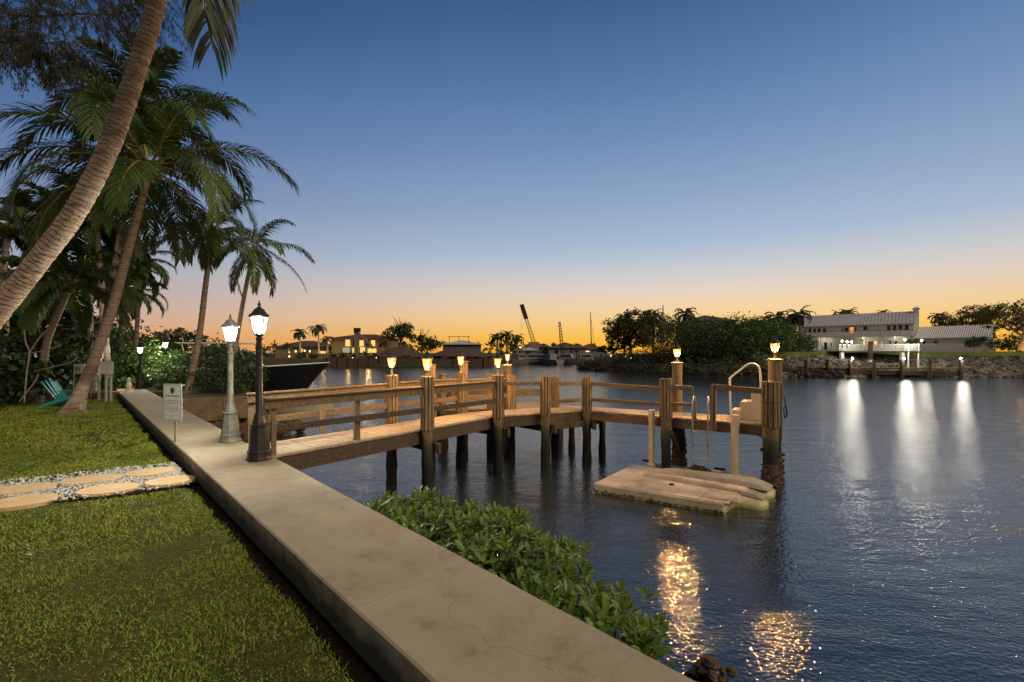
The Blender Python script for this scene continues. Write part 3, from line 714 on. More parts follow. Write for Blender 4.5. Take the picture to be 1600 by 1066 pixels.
def clad_geo(p, z0, z1, r, rng, n=11):
    m_ = MB()
    for k in range(n):
        a = 2*PI*k/n+.2; c = (p[0]+math.cos(a)*r, p[1]+math.sin(a)*r, (z0+z1)/2+rng.uniform(-.006,.006))
        m_.box(c, (.045, 2*PI*r/n*.86, z1-z0+rng.uniform(-.008,.008)), a)
    m_.lathe([(r*.98, z0+.01),(r*.98, z1-.012)], (p[0],p[1],0), 12); return m_
rp = random.Random(11)
def pier_pile(px, Y, top, r=.115, clad=True, z0=ZC-.02):
    p = W(px, 549, Y); p.z = 0; o = pile_geo(p, -1.5, (z0 if clad else top), r, rp).build('piling', 'pile', dock, smooth=True)
    if clad: clad_geo(p, z0, top, r+.005, rp).build('cladding', 'wood_v', o, bevel=.004)
    return p
PN = {}
for px, Y, top, r in ((667.5,9.62,2.57,.118),(778,11.45,2.50,.118),(852,12.0,2.44,.118),(917,12.72,2.38,.118),(1040.5,11.28,2.42,.125),(1204,10.05,2.43,.155),
                      (612,10.62,2.54,.12),(720,12.3,2.52,.12),(799,13.0,2.42,.11),(867,13.45,2.34,.11)):
    PN[px] = pier_pile(px, Y, top, r)
for px, Y in ((893,14.25),(941,13.45)): PN[px] = pier_pile(px, Y, ZC-.05, .10, False)
for a, b in ((667.5,612),(778,720),(852,799),(917,893),(1040.5,941)):
    d = (PN[b]-PN[a]).normalized(); 
    if a == 1040.5: continue
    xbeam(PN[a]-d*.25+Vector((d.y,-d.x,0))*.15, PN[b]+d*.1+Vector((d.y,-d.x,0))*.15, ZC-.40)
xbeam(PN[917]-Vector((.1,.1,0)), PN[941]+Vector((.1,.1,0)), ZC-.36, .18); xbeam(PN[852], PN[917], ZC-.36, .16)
# short bracing block beside the 1040 pile (broken diagonal brace)
m_ = MB(); m_.beam(W(1049,676,11.2), W(1061,706,11.7), .05, .12); m_.build('brace', 'beam_dark', dock)
mb_ = MB(); q = W(1062,549,11.9); mb_.prism([(q.x-.22,q.y-.06),(q.x+.24,q.y-.06),(q.x+.24,q.y+.06),(q.x-.22,q.y+.06)], .95, ZC-.2)
pier_stub = pile_geo(W(1061,549,12.0), -1.5, 1.15, .15, rp).build('piling', 'pile', dock, smooth=True)
# rails
def rail(a, b, name='rail', w=.09, h=.09, mat='rail'): m_ = MB(); m_.beam(a, b, w, h); m_.build(name, mat, dock, bevel=.008)
def rp3(px, Y, z): p = W(px, 549, Y); return Vector((p.x,p.y,z))
def caprail(p, q, z):      # board on edge with a flat board on top
    a, b = Vector((p[0],p[1],z)), Vector((q[0],q[1],z))
    rail(a-Vector((0,0,.017)), b-Vector((0,0,.017)), 'hand_rail', .135, .034); rail(a-Vector((0,0,.107)), b-Vector((0,0,.107)), 'rail_board', .04, .14)
def midrail(p, q, z, h=.11, mat='rail_dark'): rail((p[0],p[1],z), (q[0],q[1],z), 'middle_rail', .04, h, mat)
def rpost(px, Y, z0, z1, w=.09, d=.09, rz=.65): p = W(px,549,Y); m_ = MB(); m_.box((p.x,p.y,(z0+z1)/2), (w,d,z1-z0), rz); m_.build('rail_post', 'wood_v', dock, bevel=.006); return p
nd = (NE[1]-NE[0]).normalized()
a0 = rpost(418,7.2,ZC-.10,2.335,.05,.09); rpost(427.5,7.24,ZC-.22,2.335,.07,.09)
rpost(557.5,8.49,ZC-.02,2.335,.10,.10); 
rpost(393,8.22,ZC-.03,2.33,.13,.13); rpost(503,9.22,ZC,2.33,.11,.11)
rpost(508,9.0,ZC,1.5,.02,.02)
st_n = rp3(412,7.05,0); caprail(st_n, PN[667.5]+nd*-.11, 2.37); caprail(PN[667.5]+nd*.12, PN[778]-nd*.12, 2.37)
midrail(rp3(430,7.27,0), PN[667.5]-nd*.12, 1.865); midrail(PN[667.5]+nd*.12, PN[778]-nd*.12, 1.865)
st_f = rp3(386,8.05,0); caprail(st_f, PN[612]-nd*.12, 2.36); caprail(PN[612]+nd*.12, PN[720]-nd*.12, 2.37); 
midrail(rp3(393,8.22,0), PN[612]-nd*.12, 1.84, .12, 'rail'); midrail(PN[612]+nd*.12, PN[720]-nd*.12, 1.84, .12, 'rail')
midrail(PN[720], PN[799], 1.84, .12, 'rail'); caprail(PN[720]+nd*.1, PN[799]-Vector((.12,0,0)), 2.33)
def bigrail(a, b, za, zb, h=.10, name='hand_rail'): rail((a[0],a[1],za-h/2), (b[0],b[1],zb-h/2), name, .10, h)
v_ = lambda d: Vector(d)
bigrail(PN[778]+v_((.12,0,0)), PN[852]-v_((.12,.05,0)), 2.34, 2.31); bigrail(PN[852]+v_((.12,.05,0)), PN[917]-v_((.12,.05,0)), 2.29, 2.25)
bigrail(PN[852]+v_((.12,.05,0)), PN[917]-v_((.12,.05,0)), 1.80, 1.79, .09, 'middle_rail')
bigrail(PN[917]+v_((.12,-.04,0)), PN[1040.5]-v_((.12,-.06,0)), 2.25, 2.21); bigrail(PN[917]+v_((.12,-.04,0)), PN[1040.5]-v_((.12,-.06,0)), 1.80, 1.82, .09, 'middle_rail')
e1h = Vector((.84,-.54,0)); bigrail(PN[1040.5]+e1h*.13, PN[1040.5]+e1h*.62, 2.27, 2.26); bigrail(PN[1040.5]+e1h*.13, PN[1040.5]+e1h*.66, 1.84, 1.86, .08, 'middle_rail')
q = PN[1040.5]+e1h*.62; m_ = MB(); m_.beam((q.x,q.y,2.25), (q.x+.06,q.y-.03,1.42), .05, .08); m_.build('rail_post','wood_v',dock,bevel=.005)
rpost(1112,10.72,ZC-.22,2.30,.07,.10,-.57); rpost(1117,10.72,ZC-.22,2.22,.05,.10,-.57)
bigrail(rp3(1111,10.78,0), PN[1204]-e1h*.16, 2.33, 2.27, .12)
# steel band round the corner piling, extra side post, hanging rope
m_ = MB(); p = PN[1204]; m_.lathe([(.186,1.97),(.186,2.0)], (p.x,p.y,0), 20); m_.build('band', 'black_iron', dock)
m_ = MB(); m_.box((p.x+.27,p.y+.14,1.75), (.11,.11,1.3), -.5); m_.build('side_post', 'wood_v', dock, bevel=.006)
# rim board above the inner edge and lower landing behind the pier
fd = thing('landing_stage', G(760,640,1.2).xy.to_3d(), 'lower timber landing behind the pier bend', 'landing')
a, b = W(690,549,14.8), W(880,549,15.6)
m_ = MB(); n = 26
for i in range(n):
    t0, t1 = (i+.02)/n, (i+.98)/n; p, q = a.lerp(b,t0), a.lerp(b,t1)
    m_.prism([(p.x,p.y),(q.x,q.y),(q.x-.5,q.y+1.7),(p.x-.5,p.y+1.7)], 1.19, 1.225)
m_.build('deck_boards', 'deck', fd); 
m_ = MB(); m_.beam((a.x,a.y-.02,1.07),(b.x,b.y-.02,1.07),.05,.2); m_.build('fascia','rail_dark',fd)
m_ = MB(); m_.beam((a.x-.3,a.y+1.6,1.55),(b.x-.3,b.y+1.4,1.58),.06,.24); m_.build('rim_board','rail',fd,bevel=.01)
for x_, y_ in ((a.x+.1,a.y+.2),(a.x-.3,a.y+1.5),((a.x+b.x)/2,a.y+.5),(b.x-.1,b.y+.1),(b.x-.4,b.y+1.5)):
    pile_geo((x_,y_), -1.5, 1.06 if y_ < a.y+1 else 1.7, .10, rp).build('piling','pile',fd,smooth=True)
# rope hanging on the far side
def rope(pts, lab, r=.012):
    m_ = MB(); m_.tube(crv(pts, 6), r, 6); return tag(m_.build('rope','rope',smooth=True), lab, 'rope')
# ---- separate mooring pilings
def mooring(px, Y, top, r, lab, clad=True, cone=True):
    p = W(px,549,Y); p.z = 0; root = thing('mooring_piling', (p.x,p.y,0), lab, 'piling', 'mooring pilings around the pier')
    pile_geo(p, -1.5, top-.03, r, rp).build('shaft', 'pile', root, smooth=True)
    if clad: clad_geo(p, 1.2, top-.02, r+.006, rp, 12).build('cladding', 'wood_v', root, bevel=.004)
    m_ = MB(); m_.lathe([(r+.03,top-.02),(r+.028,top+.0),(r*.5,top+.025)], (p.x,p.y,0), 14); m_.build('top_cap','wood_v',root)
    return p
MP = {}
for px, Y, top, r, lab, cl in ((673.5,13.0,2.72,.13,'tall dark piling directly behind the second lantern from the left',False),(725,13.6,2.80,.12,'tall piling directly behind the third lantern from the left',False),
      (793,14.2,2.67,.125,'tall lantern piling beyond the first bend, next to two clad posts',False),(1058,12.45,2.79,.135,'tall piling behind the head of the pier near the ladder, carrying a lantern',False),
      (1211,11.3,2.90,.155,'tall piling at the outer corner of the pier, carrying the rightmost lantern',False),
      (691,14.5,2.37,.11,'short plain piling seen between the second and third lanterns',False),(766,13.3,2.42,.10,'short dark piling just left of the fourth lantern post',False)):
    MP[px] = mooring(px, Y, top, r, lab, cl)
rope([MP[1211]+Vector((.15,-.08,2.0)), MP[1211]+Vector((.17,-.1,1.95)), MP[1211]+Vector((.22,-.1,1.6)), MP[1211]+Vector((.19,-.1,1.45)), MP[1211]+Vector((.16,-.1,1.7)), MP[1211]+Vector((.20,-.12,1.75)), MP[1211]+Vector((.24,-.12,1.5))], 'coiled dark mooring line hanging on the outer corner piling')
rope([W(1131,664,10.5), W(1150,668,10.6), W(1180,676,10.4), PN[1204]+Vector((-.16,0,1.16)), PN[1204]+Vector((-.14,0,1.22))], 'slack dark line tied from the pier edge to the corner piling')
rope([PN[778]+Vector((.14,-.06,2.3)), PN[778]+Vector((.16,-.08,1.5)), PN[778]+Vector((.17,-.08,1.05)), PN[778]+Vector((.15,-.05,.6))], 'thin dark cable running down the pier post under the fourth lantern', .008)
rope([W(697,608,13.0), W(699,620,12.9), W(702,612,12.8), W(705,605,12.8), W(704,618,12.8), W(699,624,12.9)], 'white and dark rope loops hanging behind the second rail', .02)
# oyster rings at tide level
for px, Y, r in ((1204,10.05,.18),(1211,11.3,.18),(1061,12.0,.17)):
    p = W(px,549,Y); m_ = MB(); ro = random.Random(px); m_.lathe([(r*.9,-.6),(r*.98,.1),(r*.97,.35),(r*.86,.62)], (p.x,p.y,0), 14)
    for i in range(110): a = ro.uniform(0,6.28); rockblob(m_, (p.x+math.cos(a)*r, p.y+math.sin(a)*r, abs(ro.gauss(0,.34))), ro.uniform(.02,.055), ro)
    tag(m_.build('oyster_crust','oyster'), {1204:'oyster crust round the foot of the thick front corner piling',1211:'oyster crust round the foot of the rear corner piling, rightmost',1061:'oyster crust on the stub piling behind the ladder'}[px], 'oysters')
# ================================================================== LAMPS
def lantern(root, c, s, glow, bulb, n=6, iron='black_iron', power=20, color=(1,.52,.18), rad=.045):
    c = Vector(c); zb, zt, rb, rt = .0, .235*s, .055*s, .105*s
    f = MB()
    for k in range(n):
        a = 2*PI*(k+.5)/n; d = Vector((math.cos(a), math.sin(a), 0)); f.beam(c+d*rb*1.02+Vector((0,0,zb)), c+d*rt*1.02+Vector((0,0,zt)), .009*s, .009*s)
        a2 = 2*PI*(k+1.5)/n; e = Vector((math.cos(a2), math.sin(a2), 0))
        f.beam(c+d*rt*1.03+Vector((0,0,zt)), c+e*rt*1.03+Vector((0,0,zt)), .012*s, .014*s); f.beam(c+d*rb+Vector((0,0,zb)), c+e*rb+Vector((0,0,zb)), .010*s, .012*s)
    f.build('cage', iron, root)
    g = MB(); g.lathe([(rb*.93,zb+.006),(rt*.93,zt-.006)], c, n, PI/n); g.build('glass', glow, root)
    r_ = MB(); r_.lathe([(rt*1.25,zt+.006),(rt*1.22,zt+.018),(rt*.85,zt+.05*s),(rt*.55,zt+.10*s),(rt*.22,zt+.125*s),(rt*.12,zt+.15*s),(rt*.22,zt+.165*s),(rt*.08,zt+.19*s),(rt*.04,zt+.22*s)], c, n*2, PI/n); r_.build('roof', iron, root, smooth=True)
    for k in range(n):
        pass
    b_ = MB(); b_.lathe([(.012*s,zb+.01),(.020*s,zb+.05*s),(.026*s,zb+.11*s),(.020*s,zb+.17*s),(.006*s,zb+.20*s)], c, 8); b_.build('bulb', bulb, root, smooth=True)
    ld = bpy.data.lights.new('lantern_light', 'POINT'); ld.energy = power; ld.color = color; ld.shadow_soft_size = rad
    lo = bpy.data.objects.new('lantern_light', ld); C.objects.link(lo); lo.parent = root; lo.location = c+Vector((0,0,zt*.5))-wt(root)
def pier_lantern(p, top, lab, s=1.0, neck=.12, power=16):
    root = thing('post_lantern', (p.x,p.y,top), lab, 'lantern', 'amber lanterns on the pier')
    m_ = MB(); m_.lathe([(.062,top),(.062,top+.012),(.03,top+.03),(.022,top+neck*.6),(.034,top+neck*.75),(.022,top+neck*.85),(.055*s,top+neck)], (p.x,p.y,0), 12); m_.build('base', 'galv', root, smooth=True)
    lantern(root, (p.x,p.y,top+neck), s, M['glow_warm'], M['flame'], power=power)
PL = 330
pier_lantern(PN[612], 2.545, 'lantern on the leftmost tall post of the pier, far rail', 1.0, .17, PL)
pier_lantern(PN[667.5], 2.575, 'amber lantern on the near rail, second from the left, largest of all', 1.08, .12, PL)
pier_lantern(PN[720], 2.525, 'amber lantern third from the left, on the far rail', 1.0, .20, PL)
pier_lantern(PN[778], 2.505, 'lantern on the near post at the first bend, fourth from the left', 1.0, .18, PL)
pier_lantern(MP[793], 2.70, 'smaller distant lantern on the tall piling beyond the bend', .9, .10, PL)
pier_lantern(MP[1058], 2.82, 'lantern on the tall piling behind the swim ladder', .95, .12, PL*2.2)
pier_lantern(MP[1211], 2.93, 'rightmost lantern, on the outer corner piling', .95, .14, PL*2.2)
def lamp_post(x, y, z, lab, iron, h=1.83, power=120, s=1.15, base=1.0, col=(1,.93,.80)):
    root = thing('lamp_post', (x,y,z), lab, 'lamp post', 'lamp posts on the seawall'); c = (x,y,z)
    m_ = MB(); b = base
    m_.lathe([(.185*b,0),(.185*b,.03),(.165*b,.045),(.16*b,.10),(.168*b,.11),(.168*b,.135),(.150*b,.15),(.125*b,.44),(.118*b,.50),(.132*b,.515),(.132*b,.54),(.10*b,.56),(.085*b,.62),(.075*b,.66)], c, 8, PI/8); m_.build('base', iron, root, bevel=.004)
    m_ = MB(); m_.lathe([(.07*b,.66),(.062*b,.70),(.050,.72),(.047,h-.22),(.056,h-.21),(.056,h-.19),(.044,h-.18),(.040,h-.08),(.055,h-.06),(.03,h-.03),(.07,h)], c, 16); m_.build('post', iron, root, smooth=True)
    lantern(root, (x,y,z+h+.005), s, M['glow_white'], M['glow_far'], 6, iron, power, col, .05)
LP = 700
p = W(360,549,8.32); lamp_post(p.x, p.y, ZC, 'pale weathered lamp post on the seawall, left of the two bright near ones', 'grey_iron', 1.82, LP)
p = W(405,549,6.94); lamp_post(p.x, p.y, ZC, 'black lamp post standing at the start of the pier rail', 'black_iron', 1.90, LP)
p = W(219,549,19.9); lamp_post(p.x, p.y, ZC, 'distant dark lamp post at the far end of the seawall walkway', 'black_iron', 1.55, LP*1.1)
p = W(258.5,549,22.0); lamp_post(p.x, p.y, ZC-.05, 'distant thin lamp post seen right above the white sign', 'black_iron', 1.86, LP*1.1)
# ================================================================== SIGN
sg = thing('notice_sign', G(272,715,ZL), 'white notice sign with shield emblem on a thin post by the path', 'sign')
zc_, Ys = 2.17, 8.27; pc = W(269.5, 549, Ys)
m_ = MB(); b_ = W(272.5,549,Ys); m_.beam((b_.x,b_.y+.03,ZL-.1), (b_.x,b_.y+.03,2.45), .035, .03); m_.build('post','galv',sg)
def rrect(w, h, r, n=6):
    out = []
    for cx_, cy_, a0_ in ((w/2-r,h/2-r,0),(-w/2+r,h/2-r,PI/2),(-w/2+r,-h/2+r,PI),(w/2-r,-h/2+r,1.5*PI)):
        for k in range(n+1): a = a0_+PI/2*k/n; out.append((cx_+math.cos(a)*r, cy_+math.sin(a)*r))
    return out
rotz = -.30     # sign turned a little
def onsign(x, z, y): v = Vector((x, -y, 0)); v.rotate(Matrix.Rotation(rotz,3,'Z')); return Vector((pc.x+v.x, pc.y+v.y, zc_+z))
def plate(w, h, r, y0, y1, name, mat, cx_=0, cz_=0):
    pts = rrect(w,h,r); n = len(pts); m_ = MB(); m_.add([onsign(cx_+x,cz_+z,y0) for x,z in pts]+[onsign(cx_+x,cz_+z,y1) for x,z in pts], [tuple(range(n)), tuple(range(n,2*n))[::-1]]+[(i,i+n,(i+1)%n+n,(i+1)%n) for i in range(n)])
    return m_.build(name, mat, sg)
plate(.465,.675,.035,0,-.004,'panel','sign'); 
pts = rrect(.435,.645,.03); pts2 = rrect(.412,.622,.025); n = len(pts); m_ = MB()
m_.add([onsign(x,z,.0025) for x,z in pts]+[onsign(x,z,.0025) for x,z in pts2], [(i,(i+1)%n,(i+1)%n+n,i+n) for i in range(n)]); m_.build('border','sign_edge',sg)
sh = [(-.048,.052),(-.025,.058),(0,.066),(.025,.058),(.048,.052),(.050,.0),(.040,-.035),(.02,-.058),(0,-.07),(-.02,-.058),(-.040,-.035),(-.050,0)]
m_ = MB(); m_.add([onsign(x*1.05,.215+z*.95,.0025) for x,z in sh], [tuple(range(len(sh)))]); emb = m_.build('emblem','sign_edge',sg)
m_ = MB(); m_.add([onsign(x*.62,.212+z*.6,.0045) for x,z in sh], [tuple(range(len(sh)))]); m_.build('emblem_centre','ink',emb)
cu = bpy.data.curves.new('heading','FONT'); cu.body = 'FOR YOUR PROTECTION'; cu.size = .035; cu.align_x = 'CENTER'; cu.offset = .0012
to = bpy.data.objects.new('tmp', cu); C.objects.link(to); dg = bpy.context.evaluated_depsgraph_get(); me = bpy.data.meshes.new_from_object(to.evaluated_get(dg)); bpy.data.objects.remove(to)
wmax = max(v.co.x for v in me.vertices)-min(v.co.x for v in me.vertices); k = .345/wmax
off = wt(sg)
for v in me.vertices: v.co = onsign(v.co.x*k, .105+v.co.y*k, .003)-off
me.materials.clear(); me.materials.append(M['ink']); o = bpy.data.objects.new('heading', me); C.objects.link(o); o.parent = sg
m_ = MB(); rt_ = random.Random(6)
for z, w in ((.036,.34),(.006,.36),(-.024,.27),(-.085,.33),(-.117,.33),(-.149,.26),(-.181,.09),(-.235,.33),(-.268,.03)):
    x = -w/2
    while x < w/2-.004:
        ww = min(rt_.uniform(.014,.042), w/2-x); h_ = .0085
        m_.add([onsign(x,z-h_/2,.003),onsign(x+ww,z-h_/2,.003),onsign(x+ww,z+h_/2,.003),onsign(x,z+h_/2,.003)], [(0,1,2,3)]); x += ww+.008
m_.build('small_print','sign_edge',sg)
# ================================================================== LADDER, STEPS, FLOAT, PIPES
ld = thing('swim_ladder', rp3(1096,10.72,ZC), 'stainless swim ladder with oyster crusted lowest rung hanging off the pier', 'ladder')
ladY = 10.72; pl, pr = rp3(1082.5,ladY+.12,0), rp3(1106.5,ladY-.10,0); out = Vector((-.54,-.84,0))
for p in (pl, pr):
    m_ = MB(); m_.tube(crv([p-out*.30+Vector((0,0,1.46)), p-out*.30+Vector((0,0,1.80)), p-out*.26+Vector((0,0,1.95)), p-out*.12+Vector((0,0,2.03)), p+out*.01+Vector((0,0,1.94)), p+out*.03+Vector((0,0,1.75)), p+out*.03+Vector((0,0,1.1)), p+out*.03+Vector((.02,0,.42))], 6), .02, 10)
    m_.build('side_rail','steel',ld,smooth=True)
for z in (1.20,.89,.58):
    m_ = MB(); m_.beam(pl+out*.03+Vector((0,0,z)), pr+out*.03+Vector((0,0,z-.01)), .07, .025); m_.build('rung','steel',ld,bevel=.005)
m_ = MB(); ro = random.Random(77)
for i in range(130):
    t = ro.random(); e = abs(t-.5)*2; p = pl.lerp(pr, t*1.25-.1)+out*.03+Vector((ro.gauss(0,.03), ro.gauss(0,.03), .40-.13*e*ro.random()+ro.gauss(0,.03)-.05)); rockblob(m_, p, ro.uniform(.02,.045), ro)
m_.build('oyster_growth','oyster',ld)
# white fibreglass boat steps with grab rail
stp = thing('boarding_steps', rp3(1172,11.0,ZC), 'cream boarding steps with three treads and a white grab rail on the pier head', 'steps')
e1, e2 = Vector((.84,-.54,0)), Vector((.54,.84,0)); so = rp3(1142,11.05,ZC)
prof = [(0,0),(0,.20),(.02,.225),(.20,.225),(.20,.42),(.22,.445),(.44,.445),(.44,.68),(.46,.70),(.78,.70),(.78,0)]
n = len(prof); m_ = MB(); dp = .62
m_.add([so+e1*a+Vector((0,0,b)) for a,b in prof]+[so+e1*a+Vector((0,0,b))+e2*dp for a,b in prof], [tuple(range(n)), tuple(range(n,2*n))[::-1]]+[(i,i+n,(i+1)%n+n,(i+1)%n) for i in range(n)])
m_.build('treads','cream',stp,bevel=.018)
def hp(px, py): return W(px, py, 11.0)
m_ = MB(); q = [hp(1142,652),hp(1141,630),hp(1140.5,597),hp(1143,589),hp(1158,577),hp(1168,569.5),hp(1176,568),hp(1183,571),hp(1187,578),hp(1189,600),hp(1190,640)]
m_.tube(crv(q, 5), .023, 10); m_.build('grab_rail','white_tube',stp,smooth=True)
# floating dock
fl = thing('floating_dock', G(1040,760,.2).xy.to_3d(), 'tan plastic floating dock with ramp channel for a watercraft', 'floating dock')
A = Vector((1.79,10.0,0)); f1 = Vector((.85,-.52,0)); f2 = Vector((.62,.78,0))
def fp(a, b, z): p = A+f1*a+f2*b; return Vector((p.x,p.y,z))
m_ = MB(); m_.prism([tuple(fp(a,b,0).xy) for a,b in ((0,0),(2.62,0),(2.68,.58),(2.75,.6),(2.75,2.08),(.24,2.08))], -.2, .20); m_.build('hull','float',fl,bevel=.03)
m_ = MB()
for i in range(5):
    for j in range(3):
        a0_, a1_ = .02+i*.54, .02+i*.54+.52; b0_, b1_ = .03+j*.68, .03+j*.68+.65
        if a1_ > 2.62 and j == 2: continue
        m_.prism([tuple(fp(a,b,0).xy) for a,b in ((a0_,b0_),(a1_,b0_),(a1_,b1_),(a0_,b1_))], .19, .212+.004*((i+j)%2))
m_.build('deck_panels','float',fl,bevel=.012)
m_ = MB(); ro = random.Random(5)
for i in range(90):
    t = ro.random(); q_ = fp(t*2.62, -.005, .02+abs(ro.gauss(0,.025))); rockblob(m_, q_, ro.uniform(.008,.03), ro)
m_.build('barnacles','oyster',fl)['kind'] = 'stuff'
def prong(b0_, b1_, a0_, a1_, name='prong'):
    m_ = MB(); n = 10; vs = []
    for i in range(n+1):
        t = i/n; a = a0_+(a1_-a0_)*t; bm = (b0_+b1_)/2; w = (b1_-b0_)/2*(1 if t < .8 else math.sqrt(max(.12,1-((t-.8)/.22)**2)))
        top = .20-.05*t; 
        for k in range(9): th = PI*k/8; vs.append(fp(a, bm-w*math.cos(th), -.12+(top+.12)*math.sin(th)**.45))
    fs = [(i*9+k, i*9+k+1, (i+1)*9+k+1, (i+1)*9+k) for i in range(n) for k in range(8)] + [tuple(range(9))[::-1], tuple(range(n*9,n*9+9))]
    m_.add(vs, fs); m_.build(name,'float',fl,smooth=True)
prong(.60,1.12,2.5,3.22); prong(1.42,2.10,2.5,3.20)
def ridge(a0_, b0_, a1_, b1_, w0, w1, h):
    m_ = MB(); n = 14; vs = []
    for i in range(n+1):
        t = i/n; a = a0_+(a1_-a0_)*t; b = b0_+(b1_-b0_)*t; w = w0+(w1-w0)*t; hh = h*min(1, t*4)*(1 if t < .9 else (1-t)*7+.3)
        for k in range(7): th = PI*k/6; vs.append(fp(a, b-w*math.cos(th), .205-.06*max(0,t-.8)*3+hh*math.sin(th)**.7))
    m_.add(vs, [(i*7+k, i*7+k+1, (i+1)*7+k+1, (i+1)*7+k) for i in range(n) for k in range(6)]+[tuple(range(7))[::-1], tuple(range(n*7,n*7+7))]); m_.build('guide_ridge','float',fl,smooth=True)
ridge(.45,1.62,3.15,1.72,.06,.26,.16); ridge(.35,1.20,3.15,.95,.05,.17,.12)
m_ = MB()
m_.prism([tuple(fp(a,b,0).xy) for a,b in ((.25,2.10),(2.72,2.10),(2.68,2.72),(.30,2.72))], -.15, .165)
for i in range(44): a = 1.2+i*.034; m_.prism([tuple(fp(x,y,0).xy) for x,y in ((a,2.13),(a+.018,2.13),(a+.018,2.69),(a,2.69))], .164, .19)
m_.build('walkway','float_grey',fl)
m_ = MB()
for i in range(22):
    a = 2.15+i*.034; m_.prism([tuple(fp(x,y,0).xy) for x,y in ((a,.18),(a+.014,.18),(a+.014,.60),(a,.60))], .208, .224)
m_.build('ribs','float',fl)
for a,b in ((.45,2.45),(1.0,1.9),(2.3,2.25),(1.9,2.38)):
    m_ = MB(); m_.box(fp(a,b,.225), (.20,.14,.035), -.5); m_.build('cleat_plate','cream',fl,bevel=.01)
m_ = MB(); m_.box(fp(1.42,.72,.225), (.09,.06,.05), .4); m_.build('socket','black_iron',fl,bevel=.01)
for a,b in ((.15,2.66),(1.9,2.72)):
    m_ = MB(); c = fp(a,b,.22); m_.box(c, (.26,.05,.05), -.5); m_.box(c+Vector((0,0,-.03)), (.06,.06,.05), -.5); m_.build('cleat','black_iron',fl,bevel=.008)
for (px, Y, top, bot, r, lab) in ((1018,11.5,640,722,.072,'cream pvc guide pipe at the far left of the floating dock'),(1148.5,10.42,648,738,.086,'thicker cream pvc guide pipe at the right end of the floating dock')):
    p = W(px,549,Y); zt = CZ-(top-HY)/F*Y; root = thing('guide_pipe', (p.x,p.y,0), lab, 'guide pipe', 'guide pipes of the floating dock')
    m_ = MB(); m_.lathe([(r,-1.4),(r,zt-.26)], (p.x,p.y,0), 20); m_.build('pipe','pvc',root,smooth=True)
    m_ = MB(); m_.lathe([(r+.012,zt-.26),(r+.012,zt-.03),(r+.004,zt-.005),(r*.6,zt)], (p.x,p.y,0), 20); m_.build('end_cap','pvc',root,smooth=True)
    m_ = MB(); m_.lathe([(r+.06,.20),(r+.06,.25),(r+.02,.29)], (p.x,p.y,0), 16); m_.build('collar','float',root,smooth=True)
